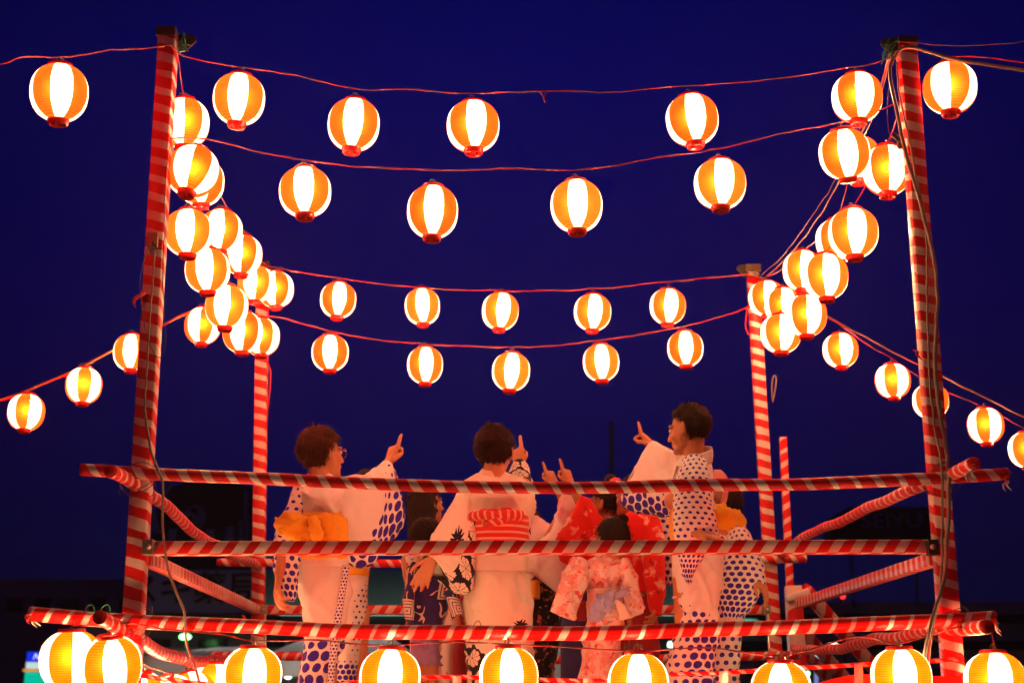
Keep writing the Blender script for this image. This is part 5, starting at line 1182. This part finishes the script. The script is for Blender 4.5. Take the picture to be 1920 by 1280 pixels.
stroke([(338, 968), (352, 962), (368, 955), (380, 968), (376, 982), (360, 990), (345, 985)], 13); stroke([(365, 952), (368, 990)], 14)
stroke([(325, 990), (322, 1015)], 14); stroke([(395, 992), (394, 1016)], 16); stroke([(430, 988), (429, 1018)], 17); stroke([(462, 920), (461, 1020)], 9); stroke([(455, 975), (454, 1020)], 12)
for x in (300, 440): pbox(x - 3, 1060, x + 3, 1155, 45.4, .2, M['dark_iron'], 'support_post', bb)
# other side: low car park block and the dark shop sign
cp = thing('parking_block', at(1650, 1345, 60), "long low dark block on the right behind the stair", "building")
pbox(1380, 1128, 2300, 1345, 60, 20, M['wall_dark'], 'wall', cp)
for k in range(3): pbox(1380, 1150 + k * 50, 2300, 1168 + k * 50, 59.8, .3, M['window_dark'], 'opening', cp)
sg = thing('shop_sign', at(1655, 1010, 58), "dark unlit shop sign reading SEIYU behind the right rails", "shop sign")
mb = MB(); q = [at(1556, 1030, 58), at(1760, 1030, 58), at(1762, 950, 58), at(1595, 949, 58), at(1560, 968, 58)]; n = len(q)
mb.add(q + [p + Vector((0, 1.5, 0)) for p in q], [tuple(range(n)), tuple(range(2 * n - 1, n - 1, -1))] + [(k, k + n, (k + 1) % n + n, (k + 1) % n) for k in range(n)]); mb.build('sign_box', M['sign_dark'], sg, False)
text("SEIYU", 1672, 977, 57.9, 27, M['sign_letter'], sg, bold=0.0, extrude=.05, sx=1.25)
for x in (1600, 1720): pbox(x - 4, 1025, x + 4, 1135, 58.5, .4, M['dark_iron'], 'support_post', sg)
# middle: pale low building far behind
mbld = thing('hall_building', at(960, 1345, 80), "pale low hall far behind the dancers", "building")
pbox(470, 1068, 1400, 1345, 80, 20, M['wall_pale'], 'wall', mbld)
pbox(460, 1152, 1410, 1180, 79.3, .8, M['sign_dark'], 'eave', mbld)
for k in range(12): pbox(500 + k * 76, 1196, 540 + k * 76, 1225, 79.85, .3, M['window_dark'], 'window', mbld)
lb = thing('left_block', at(80, 1345, 66), "dark low apartment block at the far left edge", "building")
pbox(-500, 1085, 262, 1345, 66, 20, M['wall_dark'], 'wall', lb)
for k in range(6): pbox(-40 + k * 52, 1120, -10 + k * 52, 1146, 65.9, .3, M['window_dark'], 'window', lb)
# tall dark mast
ms = thing('mast', at(1151, 1345, 40), "dark slim mast rising behind the girl in red", "mast")
pbox(1142, 790, 1160, 1345, 40, .2, M['wall_dark'], 'pole', ms)
# market tents
def tent(px0, px1, pyt, pye, Y, label):
    t = thing('market_tent', at((px0 + px1) / 2, 1345, Y), label, "tent", "pale market tents behind the tower")
    a = at(px0, pye, Y); b = at(px1, pye, Y); tp = at((px0 + px1) / 2, pyt, Y + 1.5)
    mb = MB(); v = [a, b, b + Vector((0, 3, 0)), a + Vector((0, 3, 0)), Vector((a.x + .5, Y + 1.5, tp.z)), Vector((b.x - .5, Y + 1.5, tp.z))]
    mb.add(v, [(0, 1, 5, 4), (1, 2, 5), (2, 3, 4, 5), (3, 0, 4)]); o = mb.build('canopy', M['tent'], t, False); sd = o.modifiers.new('s', 'SOLIDIFY'); sd.thickness = .01
    mb = MB(); box(mb, ((a.x + b.x) / 2, Y - .01, a.z - .14), (b.x - a.x, .01, .26)); mb.build('valance', M['tent'], t, False)
    for x in (a.x + .05, b.x - .05):
        for y in (Y + .05, Y + 2.95): mb = MB(); sweep(mb, [(x, y, 0), (x, y, a.z)], circ(.02, 8), up=Vector((0, 1, 0))); mb.build('leg', M['bolt'], t)
tent(505, 770, 1178, 1222, 17, "wide pale market tent behind the auburn haired woman")
tent(1005, 1110, 1205, 1234, 18, "small pale market tent behind the topknot child")
tent(270, 500, 1212, 1228, 16, "pale awning tent low behind the front left post")
# lamps that are lit in the photograph
def lamp(px, py, Y, wpx, hpx, color, strength, label, cat="street lamp", name='street_lamp', pole=True):
    p = at(px, py, Y); t = thing(name, (p.x, p.y, 0), label, cat)
    mb = MB(); k = Y / FPX; sphere(mb, p, (wpx / 2 * k, .12, hpx / 2 * k), 14, 8); mb.build('lamp_head', glow_mat('lamp_glow', color, strength), t)
    mb = MB(); box(mb, p + Vector((0, .05, hpx / 2 * k + .02)), (wpx * k * 1.05, .3, .05)); mb.build('hood', M['dark_iron'], t, False)
    if pole: mb = MB(); sweep(mb, [(p.x, p.y + .25, 0), (p.x, p.y + .25, p.z + .05)], circ(.05, 8), up=Vector((0, 1, 0))); mb.build('pole', M['dark_iron'], t)
lamp(347, 1193, 42, 22, 11, (0.25, 1.0, 0.30), 7, "larger green glowing lamp low between the left posts")
lamp(350, 1212, 46, 13, 9, (0.45, 1.0, 0.35), 6, "smaller green lamp just under the larger green one")
lamp(1390, 1163, 59.5, 62, 7, (0.10, 0.62, 0.40), .8, "dim green strip light beyond the dotted yukata", "strip light", 'strip_light', False)
lamp(1562, 1209, 50, 18, 7, (0.75, 1.0, 0.85), 6, "small white lamp above the stair handrails")
lamp(1513, 1262, 45, 10, 9, (0.5, 1.0, 0.5), 5, "small green lamp beside the lit white pole")
lamp(1580, 1117, 57, 9, 9, (1.0, 0.03, 0.02), 3, "small red warning light under the shop sign", "warning light", 'warning_light')
lamp(540, 1267, 30, 13, 9, (0.9, 1.0, 0.75), 6, "small white lamp under the tent by the hem of the yukata")
lamp(1258, 1208, 45, 12, 12, (0.55, 1.0, 0.80), 5, "small white green lamp between red and dotted yukata")
tp_ = thing('light_pole', at(1530, 1345, 40), "white lit tube pole rising behind the stair", "light pole")
mb = MB(); sweep(mb, [at(1530, 1345, 40), at(1531, 1228, 40)], circ(.055, 10), up=Vector((0, 1, 0))); mb.build('tube', glow_mat('tube_glow', (0.35, 0.42, 1.0), .55), tp_)
mb = MB(); sweep(mb, [at(1531, 1228, 40), at(1519, 1230, 40)], circ(.08, 8)); mb.build('tube_head', glow_mat('tube_head_glow', (0.4, 0.9, 0.85), 1.2), tp_)
# roadside box sign at the lower left
bs = thing('lit_sign', at(64, 1345, 30), "lit blue and white shop sign above a green lit box at the lower left edge", "shop sign")
pbox(51, 1221, 120, 1240, 30, .3, glow_mat('blue_sign', (0.01, 0.03, 0.75), 1.0), 'blue_panel', bs)
pbox(49, 1240.5, 120, 1252, 30, .3, glow_mat('white_sign', (0.65, 0.85, 0.80), .85), 'white_panel', bs)
text("Nouvel", 84, 1230, 29.9, 11, glow_mat('sign_text', (0.8, 0.9, 1.0), 1.0), bs, shear=.35, extrude=.01)
pbox(47, 1258, 80, 1345, 30, .3, glow_mat('green_sign', (0.0, 0.55, 0.38), .9), 'green_panel', bs)
pbox(43, 1253, 62, 1258, 29.9, .4, glow_mat('amber_sign', (0.9, 0.35, 0.04), .8), 'amber_strip', bs)

# lit shop front and added eave light
pbox(258, 1222, 470, 1262, 43.6, .3, glow_mat('shop_window', (0.30, 0.25, 0.26), .55), 'lit_window', dg_)
for x, c in ((262, (0.30, 0.07, 0.02)), (300, (0.22, 0.06, 0.03)), (350, (0.26, 0.08, 0.03))):
    pbox(x, 1224, x + 26, 1240, 43.4, .15, newmat('goods_panel', tuple(min(1, k * 2) for k in c), .6), 'goods_panel', dg_)
pbox(258, 1214, 640, 1221, 43.0, 1.0, M['tent'], 'awning', dg_)
pbox(480, 1149, 1400, 1151.5, 79.0, .2, glow_mat('added_eave_tube', (0.55, 1.0, 0.75), 1.3), 'added_eave_light', mbld)  # tube hidden behind the back rail, added to brighten the hall wall
def stall_bulb(px, py, Y, e, label):
    p = at(px, py, Y); t = thing('stall_bulb', p, label, "light bulb"); ld = bpy.data.lights.new('stall_light', 'POINT'); ld.energy = e; ld.color = (1, .93, .85); ld.shadow_soft_size = .06
    o = bpy.data.objects.new('stall_light', ld); col.objects.link(o); o.parent = t; o.location = (0, 0, -.12)
    mb = MB(); sphere(mb, p, .045, 12, 8); mb.build('bulb', glow_mat('stall_glow', (1, .95, .8), 8), t)
    mb = MB(); sweep(mb, [p + Vector((0, 0, .04)), p + Vector((0, 0, .18))], circ(.02, 8)); mb.build('holder', M['wire_black'], t)
stall_bulb(590, 1258, 18.5, 120, "bare bulb lit under the wide pale tent")
stall_bulb(700, 1262, 18.5, 120, "second bare bulb lit under the wide pale tent near the child in navy")
stall_bulb(1060, 1262, 19.5, 90, "bare bulb lit under the small pale tent")

# thin haze volume, added to imitate lens bloom round the lanterns
def bloom_haze():
    mb = MB(); box(mb, (0, 100, 29), (660, 440, 60)); m = bpy.data.materials.new('bloom_haze_air'); m.use_nodes = True; nt = m.node_tree
    for n in list(nt.nodes): nt.nodes.remove(n)
    o = nt.nodes.new("ShaderNodeOutputMaterial"); v = nt.nodes.new("ShaderNodeVolumePrincipled"); v.inputs["Density"].default_value = BLOOM_HAZE; v.inputs["Anisotropy"].default_value = 0.78
    v.inputs["Color"].default_value = (.9, .9, .92, 1)
    nt.links.new(v.outputs[0], o.inputs["Volume"]); tag(mb.build('bloom_haze', m, None, False), kind='stuff')
BLOOM_HAZE = 0.0004
if BLOOM_HAZE > 0: bloom_haze()

stall_bulb(380, 1258, 17.5, 60, "bare bulb lit under the pale awning tent by the front left post")
